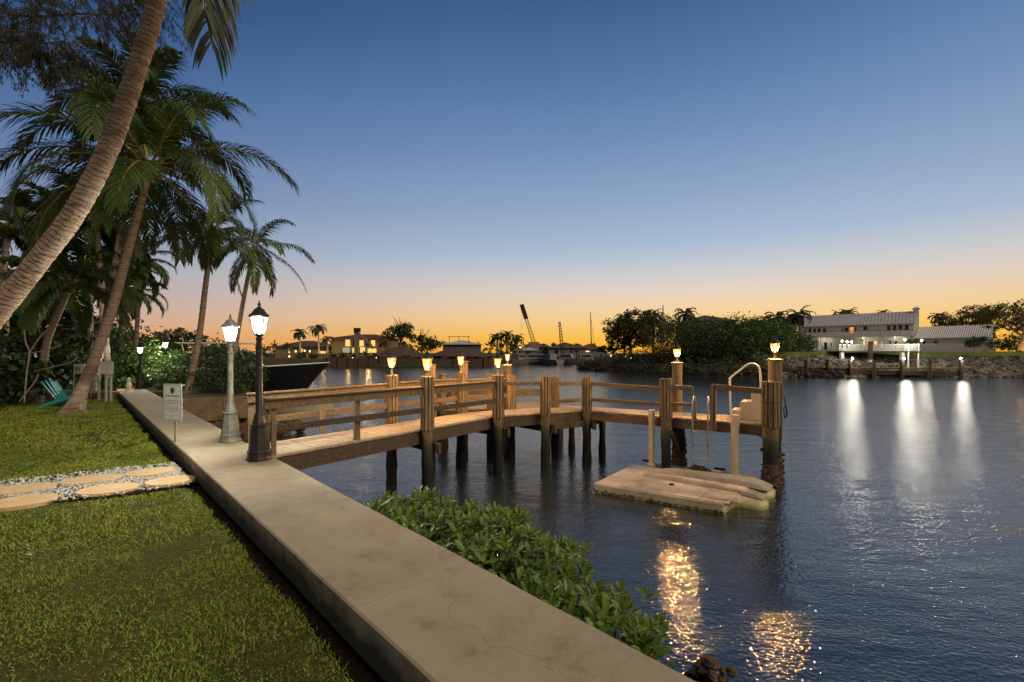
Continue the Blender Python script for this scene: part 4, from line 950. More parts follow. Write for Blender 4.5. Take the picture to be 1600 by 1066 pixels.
# ================================================================== MANGROVE beside the wall
def mangrove(s0, s1, nros, seed, lab, outw=1.25, ztop=1.42, zmin=.35):
    rng = np.random.default_rng(seed); rr_ = random.Random(seed)
    pb = sl((s0+s1)/2, wid+.55, -.3); root = thing('mangrove_bush', pb, lab, 'mangrove', 'mangrove bushes along the seawall'); stems = MB()
    cos, fs, k = [], [], 0
    tipsP = []
    for i in range(nros):
        s_ = rng.uniform(s0, s1); o_ = rng.uniform(.02, 1)**.8*outw
        e = noise.noise(Vector((s_*1.3, seed, o_*1.5)))*.42
        lim = outw*(.95+.35*noise.noise(Vector((s_*1.7, seed*3, 0)))); ends = min(1, (s_-s0)/.45+.3, (s1-s_)/.45+.3)
        if o_ > lim*ends: continue
        roof = (ztop-.04*o_/outw-.40*(o_/outw)**4)+e*.5-.2*(1-ends); roof = min(roof, ZC+.02)
        z = roof + (.10 if rng.random() < .07 else 0) - abs(rng.normal())*.20 if rng.random() < .75 else rng.uniform(zmin, roof)
        tipsP.append((sl(s_, wid+.03+o_, z), o_))
    for P, o_ in tipsP:
        d0 = np.array([nrm.x*.3*o_/outw+rng.normal()*.22, nrm.y*.3*o_/outw+rng.normal()*.22-.2, 1.0]); d0 /= np.linalg.norm(d0)
        ref = np.cross(d0, [1,0,0]); ref /= np.linalg.norm(ref); rf2 = np.cross(d0, ref); nl = rng.integers(5,10)
        for j in range(nl):
            lev = j/nl; a = j*2.4+rng.uniform(-.3,.3); el = .25+.95*lev+rng.uniform(-.15,.15)
            h = ref*math.cos(a)+rf2*math.sin(a); d = h*math.cos(el)+d0*math.sin(el); L_ = .128*rng.uniform(.55,1.25)*(1-.25*lev); w = L_*.40*rng.uniform(.85,1.15)
            sd = np.cross(d, d0); sd /= np.linalg.norm(sd)+1e-6; up = np.cross(sd, d)
            b0_ = np.array(P)+d0*(lev*.05)+d*.012; cu_ = rng.uniform(-.12,.02)
            pts_ = [b0_]
            for (t, ww, dz) in ((.28,.62,.0),(.62,1.0,.3),(.88,.62,.75)):
                cpt = b0_+d*L_*t+up*cu_*L_*dz; pts_ += [cpt-sd*w/2*ww+up*w*.14*ww, cpt, cpt+sd*w/2*ww+up*w*.14*ww]
            pts_.append(b0_+d*L_+up*cu_*L_*1.1)
            cos += pts_; q = k
            for (a_,b_,c_,d_) in ((1,2,5,4),(2,3,6,5),(4,5,8,7),(5,6,9,8)): fs.append((q+a_,q+b_,q+c_,q+d_))
            fs += [(q,q+2,q+1,q+1),(q,q+3,q+2,q+2),(q+7,q+8,q+10,q+10),(q+8,q+9,q+10,q+10)]; k += 11
    V = np.array(cos); quads = [f for f in fs]; 
    m_ = MB(); m_.v = [Vector(v) for v in V]; m_.f = [f if f[2] != f[3] else f[:3] for f in quads]; m_.build('foliage','leaf_mangrove',root,smooth=True)
    for i in range(0, len(tipsP), 3):
        P, o_ = tipsP[i]; b_ = sl((s0+s1)/2+rr_.uniform(-1,1)*(s1-s0)*.42, wid+.25+rr_.random()*.5, -.3); mid = b_.lerp(P, .55)+Vector((rr_.uniform(-.12,.12), rr_.uniform(-.12,.12), -.05))
        stems.tube(crv([b_, mid, P], 4), [.014-.0012*j for j in range(9)], 5, cap=False)
    stems.build('stems','bark',root,smooth=True)
mangrove(-.35, .95, 290, 21, 'lowest and nearest mangrove bush, at the bottom end of the row', 1.45, 1.12)
mangrove(.6, 1.9, 330, 22, 'second mangrove bush from the camera, hanging over dark water', 1.9, 1.20)
mangrove(1.5, 2.8, 360, 23, 'tallest and widest mangrove bush in the middle of the row', 2.1, 1.24)
mangrove(2.45, 3.6, 300, 24, 'farthest mangrove bush, below the first two pier piles', 1.6, 1.22)
# ================================================================== LAWN CORNER: utility boxes, chair, statue
def meter(px, Yb, py0, py1, wpx, lab, posts):
    c0 = W(px, (py0+py1)/2, Yb); h = (py1-py0)/F*Yb; w = wpx/F*Yb
    root = thing('utility_box', (c0.x, c0.y, ZL), lab, 'utility box')
    m_ = MB(); m_.box(c0, (w, .16, h), .25); b = m_.build('box','box_grey',root,bevel=.01)
    m_ = MB(); m_.box(c0+Vector((0,-.088,0)), (w*.86,.012,h*.9), .25); m_.build('door','box_grey',b,bevel=.004)
    for dx in posts:
        m_ = MB(); q = c0+Vector((dx, .06, 0)); m_.beam((q.x,q.y,ZL-.1),(q.x,q.y,c0.z),.06,.06); m_.build('leg','box_grey',root)
    return c0
c0 = meter(167, 17.3, 565, 585, 15, 'larger grey utility box on two posts, just right of the leaning palm trunk', (-.08,.10))
meter(152.5, 17.6, 586, 595, 6.5, 'small pale utility box hung low between the palm trunk and the larger box', (0,))
c1 = meter(125.5, 17.6, 569, 584, 13, 'pale square box with round dial, left of the palm trunk above the chair', (.02,))
m_ = MB(); m_.lathe([(.10,0),(.10,.03)], (0,0,0), 14); 
for v in m_.v: v.xyz = Vector((c1.x+v.x, c1.y-.10-v.z, c1.z+v.y))
d_ = m_.build('dial','sign_edge',bpy.data.objects['utility_box.002'])
fr = thing('pipe_frame', W(150,549,17.9).xy.to_3d()+Vector((0,0,ZL)), 'grey pipe frame standing behind the utility boxes', 'pipe frame')
for a, b in (((115,612),(116,570)),((173,622),(174,566)),((116,582),(174,582)),((118,612),(172,612)),((142,620),(147,582))):
    m_ = MB(); m_.tube([W(*a,17.9), W(*b,17.9)], .022, 6); m_.build('pipe','galv',fr)
# adirondack chair, seen from the side
ch = thing('adirondack_chair', G(97,635,ZL), 'turquoise slatted garden chair behind the leaning palm', 'chair')
cb = G(95,635,ZL); ca = math.radians(12); cf, cs_ = Vector((math.cos(ca), math.sin(ca), 0)), Vector((-math.sin(ca), math.cos(ca), 0))
def cp(x, y, z): return cb+cf*x+cs_*y+Vector((0,0,z))
m_ = MB()
for i in range(5): y = -.24+i*.12; m_.beam(cp(.02,y,.26), cp(-.34-.01*abs(i-2),y*1.25,.98-.05*abs(i-2)), .095, .02)
m_.build('backrest','teal',ch)
m_ = MB()
for i in range(5): x = .08+i*.11; m_.beam(cp(x,-.27,.28+.03*i), cp(x,.27,.28+.03*i), .09, .02)
m_.build('seat','teal',ch)
for y in (-.29,.29):
    m_ = MB(); m_.beam(cp(-.42,y,.03), cp(.56,y,.38), .025, .11); m_.build('leg','teal',ch)
    m_ = MB(); m_.beam(cp(.50,y,.0), cp(.50,y,.52), .08, .025); m_.build('leg','teal',ch)
    m_ = MB(); m_.beam(cp(-.16,y*1.1,.53), cp(.62,y*1.1,.56), .12, .022); m_.build('armrest','teal',ch)
sp = W(201,606,18.9); m_ = MB(); m_.lathe([(.13,0),(.13,.07),(.07,.10),(.10,.16),(.12,.24),(.08,.34),(.045,.40),(.06,.46),(.065,.50),(.03,.56)], (sp.x,sp.y,ZC), 12)
tag(m_.build('garden_ornament','cream',smooth=True), 'small pale urn shaped ornament at the far end of the seawall', 'ornament')
# ================================================================== PALMS
def tp(l): return [W(*a) for a in l]
palm('coconut_palm', 'large pale leaning palm trunk crossing the upper left corner', tp([(-290,860,5.6),(-150,690,5.7),(-40,535,5.8),(52,418,5.8),(118,330,5.8),(168,235,5.8),(200,150,5.8),(232,50,5.8),(256,-50,5.8),(275,-190,5.8),(288,-330,5.8)]), .135, .09, 9, 3.0, 31, 'coconut palms on the lawn', 1.1, flare=1.2, elmax=1.4, elmin=.7, nl=60, lw=.034, mat='frond_dark',
     extra=[(-1.0,-.85,4.5,.5),(-.75,-1.0,4.3,.4),(-1.4,-.95,4.0,.4)])  # near crown takes the darker frond colour in place of shade
palm('coconut_palm', 'tall leaning palm rooted in the lawn beside the turquoise chair', [G(112,648,ZL)-Vector((0,0,.1))]+tp([(128,608,15.1),(148,560,15.0),(176,480,15.0),(200,390,15.0),(219,320,15.0),(233,266,15.0)]), .19, .105, 26, 4.65, 33, 'coconut palms on the lawn', 1.35, flare=2.0, nl=96, lw=.044, elmax=1.35, elmin=-.42, leaf=1.1, hang=.42)
palm('coconut_palm', 'straight palm standing left of the bright lamp posts, its crown above them', tp([(282,640,18.5),(296,600,18.5),(312,520,18.5),(322,440,18.5),(333,362,18.5)]), .14, .09, 15, 2.7, 35, 'coconut palms on the lawn', 1.1, lw=.04, nl=60, elmax=1.0, elmin=-.30, leaf=.58, hang=.42)
palm('coconut_palm', 'slim rightmost palm behind the lamp posts with drooping fronds', tp([(352,640,22),(364,570,22),(374,505,22),(386,440,22),(398,388,22)]), .125, .085, 13, 3.1, 36, 'coconut palms on the lawn', 1.0, lw=.045, nl=60, elmax=1.1, elmin=-.95, leaf=.62, hang=.42)
PB = [('bushy dark palm crown in the middle left behind the leaning trunks', [(176,640,21),(165,540,21),(158,440,21),(150,345,21)], .17, 18, 3.3, 37, 1.5),
      ('short palm with yellow stalks low on the left, leaning right', [(58,640,16.8),(72,540,16.8),(86,502,16.8),(110,446,16.8)], .14, 18, 2.9, 38, 1.5),
      ('pale trunked palm between the leaning palm and the box', [(148,640,22.5),(143,560,22.5),(141,480,22.5),(140,420,22.5)], .15, 16, 2.7, 39, 1.6),
      ('dark palm at the right edge of the palm thicket', [(206,620,27),(212,540,27),(216,470,27),(214,412,27)], .14, 20, 2.5, 40, 1.8),
      ('low palm of the thicket beside the far lamp posts', [(180,620,26),(186,540,26),(192,500,26),(200,455,26)], .14, 16, 2.4, 41, 1.8),
      ('dark palm cut by the left edge of the photo', [(0,640,20),(8,540,20),(6,440,20),(10,360,20)], .16, 18, 3.0, 42, 1.6),
      ('low dark palm behind the leaning trunk at the left edge', [(60,640,23),(52,560,23),(48,500,23),(40,430,23)], .16, 18, 3.0, 43, 1.7),
      ('upper palm of the thicket just left of the tall leaning palm', [(150,640,24),(120,520,24),(104,420,24),(95,345,24)], .15, 18, 3.3, 44, 1.5)]
for lab, tr, r, nf, L_, sd, dr in PB: palm('coconut_palm', lab, tp(tr), r, r*.65, nf, L_, sd, 'palms of the thicket', dr*.78, lw=.075, nl=56, flare=1.2, leaf=L_*.25, hang=.42)
palm('coconut_palm', 'high palm crown behind the tall leaning palm', tp([(140,640,19),(165,500,19),(200,300,19),(222,170,19)]), .14, .09, 20, 3.9, 45, 'palms of the thicket', 1.15, lw=.065, nl=70, leaf=1.05, hang=.42, flare=1.2, elmin=-.3)
# casuarina: hanging needle branches reaching in from the upper left
def casuarina():
    root = thing('pine_tree', W(-420,800,9.0).xy.to_3d()+Vector((0,0,ZL)), 'feathery pine branches hanging into the upper left corner', 'pine tree'); rr_ = random.Random(50)
    t = MB(); t.tube(crv([W(-420,800,9.0), W(-400,400,9.0), W(-360,50,9.0), W(-340,-250,9.0)], 6), [.26-.008*i for i in range(19)], 12); t.build('trunk','bark',root,smooth=True)
    br = MB(); pos, dirs = [], []
    paths = [[(-380,60,9),(-120,-10,9),(0,18,9),(50,26,9),(120,22,9),(180,22,9),(232,6,9)], [(-390,140,9),(-150,60,8.6),(0,66,8.6),(60,68,8.6),(100,64,8.6)], [(-380,-20,9),(-60,-50,9.4),(60,-30,9.4),(150,-6,9.4),(215,-20,9.4)], [(-390,90,9),(-100,20,8.8),(0,42,8.8),(42,72,8.8),(70,92,8.8)], [(-350,-80,9),(0,-70,9.8),(150,-50,9.8),(280,-26,9.8)]]
    for pa in paths:
        pts = crv(tp(pa), 10); n = len(pts); br.tube(pts, [max(.008,.05*(1-i/n)) for i in range(n)], 6)
        for i in range(12, n):
            for k in range(2):
                p = pts[i].copy(); d = Vector((rr_.uniform(-.4,1), rr_.uniform(-1,1), rr_.uniform(-.5,.5))).normalized(); tw = [p]
                for j in range(9): d = (d+Vector((0,0,-.16))+Vector((rr_.gauss(0,.12),rr_.gauss(0,.12),rr_.gauss(0,.1)))).normalized(); p = p+d*.10; tw.append(p.copy())
                br.tube(tw, [.009-.0007*j for j in range(10)], 4, cap=False)
                for j in range(2, 10):
                    for q in range(12): pos.append(tw[j]+Vector((rr_.gauss(0,.02),rr_.gauss(0,.02),rr_.gauss(0,.02)))); dirs.append((Vector((rr_.gauss(0,.35),rr_.gauss(0,.35),rr_.gauss(-.7,.3)))+d*.6).normalized())
    br.build('branches','bark',root,smooth=True)
    P = np.array(pos); D = np.array(dirs); rng = np.random.default_rng(4); n = len(P); co, f = leafcards(P, D, unit(rng,n), rng.uniform(.05,.12,n), rng.uniform(.008,.015,n))
    npmesh('needles', co, f, 4, M['needle'], root)
casuarina()
# ================================================================== HEDGES ON THE LEFT
G_ = 'shrubs at the back of the lawn'
shrub('sea_grape_bush', 'broad leaved dark bush in the left corner behind the turquoise chair', [B(10,590,15.6,110,74), B(70,580,18.2,90,70,.7), B(-60,560,15.5,120,120), B(50,555,18,110,60,.8)], 5200, .22, 60, 'leaf_dark', 'bush', G_, W(40,625,16), 10, .35, .85, 12)
shrub('hedge', 'tall dark hedge mass filling the background behind the palms', [B(40,525,24,190,100), B(140,550,23,120,110), B(80,585,20.5,150,70), B(150,590,20,80,50), B(-60,500,22,150,160), B(90,530,25,150,90), B(175,560,24,60,90)], 19000, .24, 61, 'leaf_dark', 'hedge', G_, W(100,620,21), 6)
shrub('bush', 'bright green bush lit by the farthest lamp post', [B(228,566,21.6,52,62), B(202,580,21.8,40,50), B(215,600,21.6,60,22)], 4500, .13, 62, 'leaf_mid', 'bush', G_, W(215,610,21), 6, .25, .6)
shrub('hedge', 'lit hedge behind the white sign between the far lamps', [B(285,580,21.5,66,62,1.4), B(262,592,20.6,50,40,1.0), B(245,560,24,60,50)], 6000, .12, 63, 'leaf_mid', 'hedge', G_, W(275,620,20.5), 5, .25, .6)
shrub('hedge', 'dark green hedge over the tan inlet wall behind the lamp posts', [B(330,584,19.2,66,68,1.0), B(368,590,18.8,50,56,.8), B(385,582,20.5,46,66,1.0), B(345,560,22,80,40,1.2), B(400,588,21,24,42,.8)], 8500, .12, 64, 'leaf_dark', 'hedge', G_, W(350,620,19.4), 5, .25, .6)
shrub('tree', 'dark rounded tree mass on the skyline left of the lamp posts', [B(240,545,40,90,60), B(300,548,42,90,56), B(275,530,42,80,36), B(345,556,44,70,36), B(190,540,38,90,80), B(130,530,38,90,80)], 9000, .30, 65, 'leaf_dark', 'tree', None, W(270,570,40), 4)
# bare pale branches in the sea grape bush
m_ = MB()
for pa in ([(38,628),(42,580),(46,552),(40,535),(38,515)],[(45,553),(60,530),(75,515),(96,508)],[(48,552),(70,548),(95,540)],[(55,580),(85,573),(112,566),(122,556)],[(30,628),(52,600),(60,585)]): m_.tube(crv([W(a,b,15.0) for a,b in pa],5), .022, 6)
tag(m_.build('bare_branches','trunk',smooth=True), 'thin pale bare branches of a shrub in front of the dark left hedge', 'shrub')
# ================================================================== BOATS NEAR THE INLET
def hull_mesh(L_, beam, fb, fs_, rake=1.2, n=14, m=7, draft=.5):
    """hull local: x bow +, z up from waterline; fb bow freeboard, fs_ stern freeboard"""
    vs, fs = [], []
    for i in range(n+1):
        t = i/n; w = beam/2*(1 if t < .45 else max(.0, 1-((t-.45)/.55)**2.2)); zt = fs_+(fb-fs_)*t**1.8
        for k in range(-m, m+1):
            a = k/m; s_ = abs(a); z = -draft+(zt+draft)*s_**1.5; y = (1 if a > 0 else -1)*w*(s_**.5)*(.72+.28*s_); x = L_*t - L_*.5 + rake*max(0,(z+draft)/(fb+draft))*t**3
            vs.append(Vector((x, y, z)))
    r = 2*m+1
    for i in range(n):
        for k in range(2*m): a = i*r+k; fs.append((a, a+r, a+r+1, a+1))
    fs.append(tuple(range(r)))
    for i in range(n): fs.append((i*r, i*r+r-1, (i+1)*r+r-1, (i+1)*r))
    return vs, fs
def xf(vs, loc, rz): R = Matrix.Rotation(rz,3,'Z'); return [Vector(loc)+R@Vector(v) for v in vs]
def boat(name, lab, loc, rz, L_, beam, fb, fs_, hullmat, cabins=(), top=None, cat='boat', group=None, rake=1.2, mast=None, trim='white_gel'):
    root = thing(name, loc, lab, cat, group); vs, fs = hull_mesh(L_, beam, fb, fs_, rake)
    m_ = MB(); m_.add(xf(vs,loc,rz), fs); m_.build('hull', hullmat, root, smooth=True)
    R = Matrix.Rotation(rz,3,'Z'); L0_ = Vector(loc)
    m_ = MB(); n = 14; rim = []
    for sg_ in (1,-1):
        pts = [];
        for i in range(n+1):
            t = i/n; w = beam/2*(1 if t < .45 else max(.0, 1-((t-.45)/.55)**2.2)); pts.append(L0_+R@Vector((L_*t-L_*.5+rake*t**3, sg_*w, fs_+(fb-fs_)*t**1.8)))
        m_.tube(pts, .05, 5)
    m_.build('rub_rail',trim,root)
    for (x0,x1,w,z0,z1,sl_) in cabins:
        m_ = MB(); v = [(x0,-w/2,z0),(x1,-w/2,z0),(x1,w/2,z0),(x0,w/2,z0),(x0+.1,-w/2*.86,z1),(x1-sl_,-w/2*.86,z1),(x1-sl_,w/2*.86,z1),(x0+.1,w/2*.86,z1)]
        m_.add(xf(v,loc,rz), [(0,3,2,1),(4,5,6,7),(0,1,5,4),(1,2,6,5),(2,3,7,6),(3,0,4,7)]); cb_ = m_.build('cabin',trim,root,bevel=.05)
        m_ = MB(); h = z1-z0; v = [(x0+.3,-w/2*.97-.01,z0+h*.4),(x1-sl_*.5-.2,-w/2*.97-.01,z0+h*.4),(x1-sl_*.8-.2,-w/2*.9-.01,z0+h*.78),(x0+.35,-w/2*.9-.01,z0+h*.78)]
        v2 = [(a,-b,c) for a,b,c in v]; f3 = [(x1-sl_*.40+.02,-w/2*.8,z0+h*.4),(x1-sl_*.40+.02,w/2*.8,z0+h*.4),(x1-sl_*.78+.02,w/2*.75,z0+h*.78),(x1-sl_*.78+.02,-w/2*.75,z0+h*.78)]
        m_.add(xf(v,loc,rz),[(0,1,2,3)]); m_.add(xf(v2,loc,rz),[(3,2,1,0)]); m_.add(xf(f3,loc,rz),[(0,1,2,3)]); m_.build('window','glass_dark',cb_)
    if top:
        x0,x1,w,z0,z1 = top; m_ = MB()
        m_.box(L0_+R@Vector(((x0+x1)/2,0,z1)), (x1-x0,w,.10), rz); m_.build('hard_top',trim,root,bevel=.03)
        for x in (x0+.3,x1-.3):
            for y in (-w/2+.1,w/2-.1): m_ = MB(); m_.tube([L0_+R@Vector((x+.25,y,z0)), L0_+R@Vector((x,y,z1))], .04, 6); m_.build('support',trim,root)
    if mast: m_ = MB(); m_.tube([L0_+R@Vector((mast[0],0,fs_)), L0_+R@Vector((mast[0],0,mast[1]))], [mast[2],mast[2]*.6], 6); m_.build('mast','crane_y',root)
    return root
bl = W(418,549,37); boat('motor_yacht', 'dark hulled motor yacht with flared bow moored behind the lamp posts', (bl.x-5.2,bl.y+.5,0), .10, 15, 4.4, 2.15, 1.4, 'hull', [(-3,4.2,3.2,1.6,2.75,1.4)], (-1.5,3.4,3.0,2.7,3.75), rake=2.2)
b2 = W(452,549,23.5)
boat('skiff', 'low grey skiff floating behind the start of the pier rail', (b2.x,b2.y,0), .12, 3.8, 1.5, .52, .42, 'tan_rub', rake=.4)
m_ = MB(); q = W(514,627,23.9); m_.box(q, (.35,.3,.3), .2); m_.beam((q.x,q.y,.0),(q.x,q.y,q.z),.10,.12)
tag(m_.build('outboard_motor','black_iron',bevel=.05), 'black outboard motor at the end of the grey skiff', 'motor')
# ================================================================== FAR SHORES
def land(name, poly_out, zt, inset_=2.5, zb=-1.2, mat='land'):
    """ground block with sloping bank. poly_out: ccw waterline"""
    n = len(poly_out); P = [Vector((x,y,0)) for x,y in poly_out]; c = sum(P, Vector())/n; m_ = MB()
    P1 = []
    for i in range(n):
        d = (P[(i+1)%n]-P[i-1]).normalized(); w = Vector((-d.y,d.x,0)); P1.append(P[i]+w*inset_)
    m_.add([p+Vector((0,0,zb)) for p in P]+[p+Vector((0,0,.05)) for p in P]+[p+Vector((0,0,zt)) for p in P1], [(i,(i+1)%n,(i+1)%n+n,i+n) for i in range(n)]+[(i+n,(i+1)%n+n,(i+1)%n+2*n,i+2*n) for i in range(n)]+[tuple(range(2*n,3*n))])
    return struct(m_.build(name, mat))
def wl(px, py): g = G(px, py, 0); return (g.x, g.y)
land('shore', [(-200,93), wl(420,573), wl(505,573), wl(650,573.5), wl(765,573), (-3,112), (-6,400), (-500,400), (-500,120)], 1.5, .6)
land('shore', [(-8,118), (6,120), (40,122), (30,135), (60,420), (-60,420)], 1.0, .8)
land('headland', [wl(903,577.3), wl(960,579.5), wl(1030,583), wl(1120,585.5), wl(1240,588), (38,60), (48,59.5), (62,57.5), (95,54), (240,62), (300,420), (40,420), (24,130)], 1.3, 1.2)
# right bank lawn terrace
mb = MB(); mb.add([(36,62,.9),(60,59.5,.9),(82,57,.9),(120,55,.9),(38,66,3.02),(60,62.5,3.02),(82,60,3.02),(125,59,3.02),(45,200,3.05),(260,200,3.05)], [(0,1,5,4),(1,2,6,5),(2,3,7,6),(4,5,6,7,9,8)]); struct(mb.build('bank', 'far_grass'))
M['rock_dark'] = stonemat('dark shore rock', (.045,.04,.03), .9, .6)
# riprap on the right bank
m_ = MB(); r_ = random.Random(70)
for i in range(4200):
    t = r_.random(); x = 33+t*48; yb = 55.3-2.4*t; yb2 = 65.3-5.6*t; v = r_.random(); p = Vector((x, yb+(yb2-yb)*v*.80, -.05+2.42*v)); rockblob(m_, p, r_.uniform(.14,.36), r_)
tag(m_.build('riprap','rock'), 'grey boulder bank below the lawn of the white house', 'rocks', kind='stuff')
# ---- far timber/concrete bulkhead on the left shore
def bulkhead(px0, px1, Y0, Y1, z1, lab, mat, pmat, sp=1.7):
    a, b = W(px0,549,Y0), W(px1,549,Y1); a.z = b.z = 0; root = thing('bulkhead', a, lab, 'bulkhead'); m_ = MB(); d = (b-a).normalized()
    m_.beam(a+Vector((0,0,(z1-1.2)/2)), b+Vector((0,0,(z1-1.2)/2)), .3, z1+1.2); m_.build('sheeting',mat,root)
    n = int((b-a).length/sp)
    for i in range(n): p = a.lerp(b,(i+.5)/n)+Vector((d.y,-d.x,0))*.25; m_ = MB(); m_.tube([(p.x,p.y,-1),(p.x,p.y,z1+.12)], .16, 7); m_.build('pile',pmat,root)
bulkhead(505, 652, 91.5, 91, 1.75, 'dark timber bulkhead with pale piles on the far left shore', 'rail_dark', 'bark', 2.0)
bulkhead(652, 768, 91, 91.5, 1.6, 'brown shore wall behind the pier lanterns', 'brown_roof', 'brown_roof', 2.6)
# ---- generic house
def gable(m_, o, ax, ay, L_, Dp, ze, zr, ov=.5, hip=False):
    pass
def house(lab, px0, px1, Y, pye, pyr, pyb, wallm, roofm, hip=True, depth=9, wins=(), lit='lit_warm', skew=0, cat='house', group=None, chimney=None):
    a, b = W(px0,pye,Y), W(px1,pye,Y+skew); ze = a.z; zr = W(0,pyr,Y).z; zb = W(0,pyb,Y).z
    A_, B_ = Vector((a.x,a.y,0)), Vector((b.x,b.y,0)); L_ = (B_-A_).length; ax = (B_-A_).normalized(); ay = Vector((-ax.y,ax.x,0))
    root = thing('house', A_.lerp(B_,.5)+Vector((0,0,zb)), lab, cat, group); P = lambda s,t,z: A_+ax*s+ay*t+Vector((0,0,z))
    m_ = MB(); m_.add([P(0,0,zb),P(L_,0,zb),P(L_,depth,zb),P(0,depth,zb),P(0,0,ze),P(L_,0,ze),P(L_,depth,ze),P(0,depth,ze)], [(0,1,5,4),(1,2,6,5),(2,3,7,6),(3,0,4,7)])
    if not hip: m_.add([P(0,0,ze),P(0,depth,ze),P(0,depth/2,zr-.1)],[(0,1,2)]); m_.add([P(L_,0,ze),P(L_,depth,ze),P(L_,depth/2,zr-.1)],[(0,1,2)])
    wall = m_.build('wall', wallm, root)
    o = .5; h = (depth/2 if hip else -o*.6); ze_ = ze-.12
    V = [P(-o,-o,ze_),P(L_+o,-o,ze_),P(L_+o,depth+o,ze_),P(-o,depth+o,ze_),P(max(h,-o),depth/2,zr),P(L_-max(h,-o),depth/2,zr)]
    if hip and L_ < depth+1: V[4] = P(L_/2-.1,depth/2,zr); V[5] = P(L_/2+.1,depth/2,zr)
    m_ = MB(); m_.add(V+[v-Vector((0,0,.18)) for v in V[:4]], [(0,1,5,4),(2,3,4,5),(1,2,5),(3,0,4),(0,6,7,1),(1,7,8,2),(2,8,9,3),(3,9,6,0),(9,8,7,6)]); rf = m_.build('roof', roofm, root)
    if chimney: s_, zc2 = chimney; m_ = MB(); m_.box(P(s_, depth*.5, (zr+zc2)/2-.4), (1.2,.9,zc2-zr+.8), math.atan2(ax.y,ax.x)); m_.build('chimney', wallm, rf)
    for (s0,s1,y0,y1,kind) in wins:      # in photo pixels
        sa, sb = (s0-px0)/(px1-px0)*L_, (s1-px0)/(px1-px0)*L_; z0, z1 = W(0,y1,Y).z, W(0,y0,Y).z
        m_ = MB(); m_.add([P(sa-.06,-.03,z0-.06),P(sb+.06,-.03,z0-.06),P(sb+.06,-.03,z1+.06),P(sa-.06,-.03,z1+.06),P(sa-.06,.02,z0-.06),P(sb+.06,.02,z0-.06),P(sb+.06,.02,z1+.06),P(sa-.06,.02,z1+.06)], [(0,1,2,3),(0,4,5,1),(1,5,6,2),(2,6,7,3),(3,7,4,0)]); w_ = m_.build('window','white_paint' if kind != 'dark' else 'glass_dark',root)
        m_ = MB(); m_.add([P(sa,-.045,z0),P(sb,-.045,z0),P(sb,-.045,z1),P(sa,-.045,z1)], [(0,1,2,3)]); m_.build('pane', {'dark':'glass_dark','warm':'lit_warm','pale':'lit_pale','orange':'lit_orange'}[kind], w_)
    return root, P, L_
house('two storey cream house with warm lit arches on the far left shore', 518, 608, 104, 527.5, 521.5, 556, 'stucco_y', 'tile_roof', True, 9,
      [(540,547,531,541,'warm'),(551,556,532,541,'dark'),(562,568,532,541,'warm'),(572,577,532,541,'dark'),(580,586,532,541,'warm'),(536,546,544,551,'pale'),(551,558,544,551,'warm'),(563,570,543,551,'warm'),(575,588,545,551,'warm'),(600,603,533,538,'dark')])
house('low grey house with hip roof just right of the dark yacht', 430, 508, 108, 541, 532, 558, 'stucco_g', 'tile_roof', True, 9, [(492,496,540,546,'dark'),(500,509,549,555,'warm'),(471,474,545,551,'warm')])
house('long dark house with roof terrace rail between the lantern posts', 692, 748, 125, 537, 531, 556, 'stucco_d', 'metalroof', True, 9, [(700,705,538,542,'dark'),(709,714,538,542,'dark'),(718,723,538,542,'dark'),(730,735,538,542,'dark')])
rt = thing('roof_rail', W(720,531,123), 'thin metal frame above the roof of the long dark house', 'railing')
for a, b in (((700,526),(734,526)),((702,536),(702,526)),((732,536),(732,526)),((717,534),(717,526))): m_ = MB(); m_.tube([W(*a,123),W(*b,123)], .08, 5); m_.build('bar','crane_y',rt)
def canopy(lab, px0, px1, Y, pyb, pyt, mat='brown_roof'):
    c = W((px0+px1)/2, pyb, Y); r = (px1-px0)/2/F*Y; root = thing('boathouse', (c.x,c.y,1.4), lab, 'boathouse'); zt = W(0,pyt,Y).z
    m_ = MB(); m_.lathe([(r,c.z-.15),(r,c.z),(r*.62,c.z+(zt-c.z)*.55),(r*.3,c.z+(zt-c.z)*.85),(.15,zt)], (c.x,c.y,0), 8, PI/8); m_.build('roof',mat,root)
    for k in range(8): a = PI/8+k*PI/4; m_ = MB(); q = (c.x+math.cos(a)*r*.9, c.y+math.sin(a)*r*.9); m_.tube([(q[0],q[1],1.2),(q[0],q[1],c.z)], .14, 6); m_.build('post','bark',root)
canopy('wide brown thatched boathouse roof behind the leftmost lantern', 585, 668, 98, 557, 541)
canopy('second brown thatched roof behind the third lantern', 668, 772, 99, 556, 543)
shrub('hedge', 'dark low planting under the far thatched roofs', [B(630,562,95,100,14,3), B(710,562,96,110,16,3), B(560,556,97,80,10,3)], 2600, .6, 71, 'leaf_far', 'hedge', None, W(640,566,95), 2)
# davit crane on the far left shore
dv = thing('boat_davit', W(557,556,95), 'tall brown boat davit in front of the lit cream house', 'davit')
m_ = MB(); m_.beam(W(557,560,95), W(557,518,95), .9, .3); m_.build('column','crane_y',dv); m_ = MB(); m_.beam(W(558,519,95), W(584,544,95), .4, .45); m_.build('arm','crane_y',dv); m_ = MB(); m_.box(W(558,516,95), (1.3,.6,.9)); m_.build('head','crane',dv)
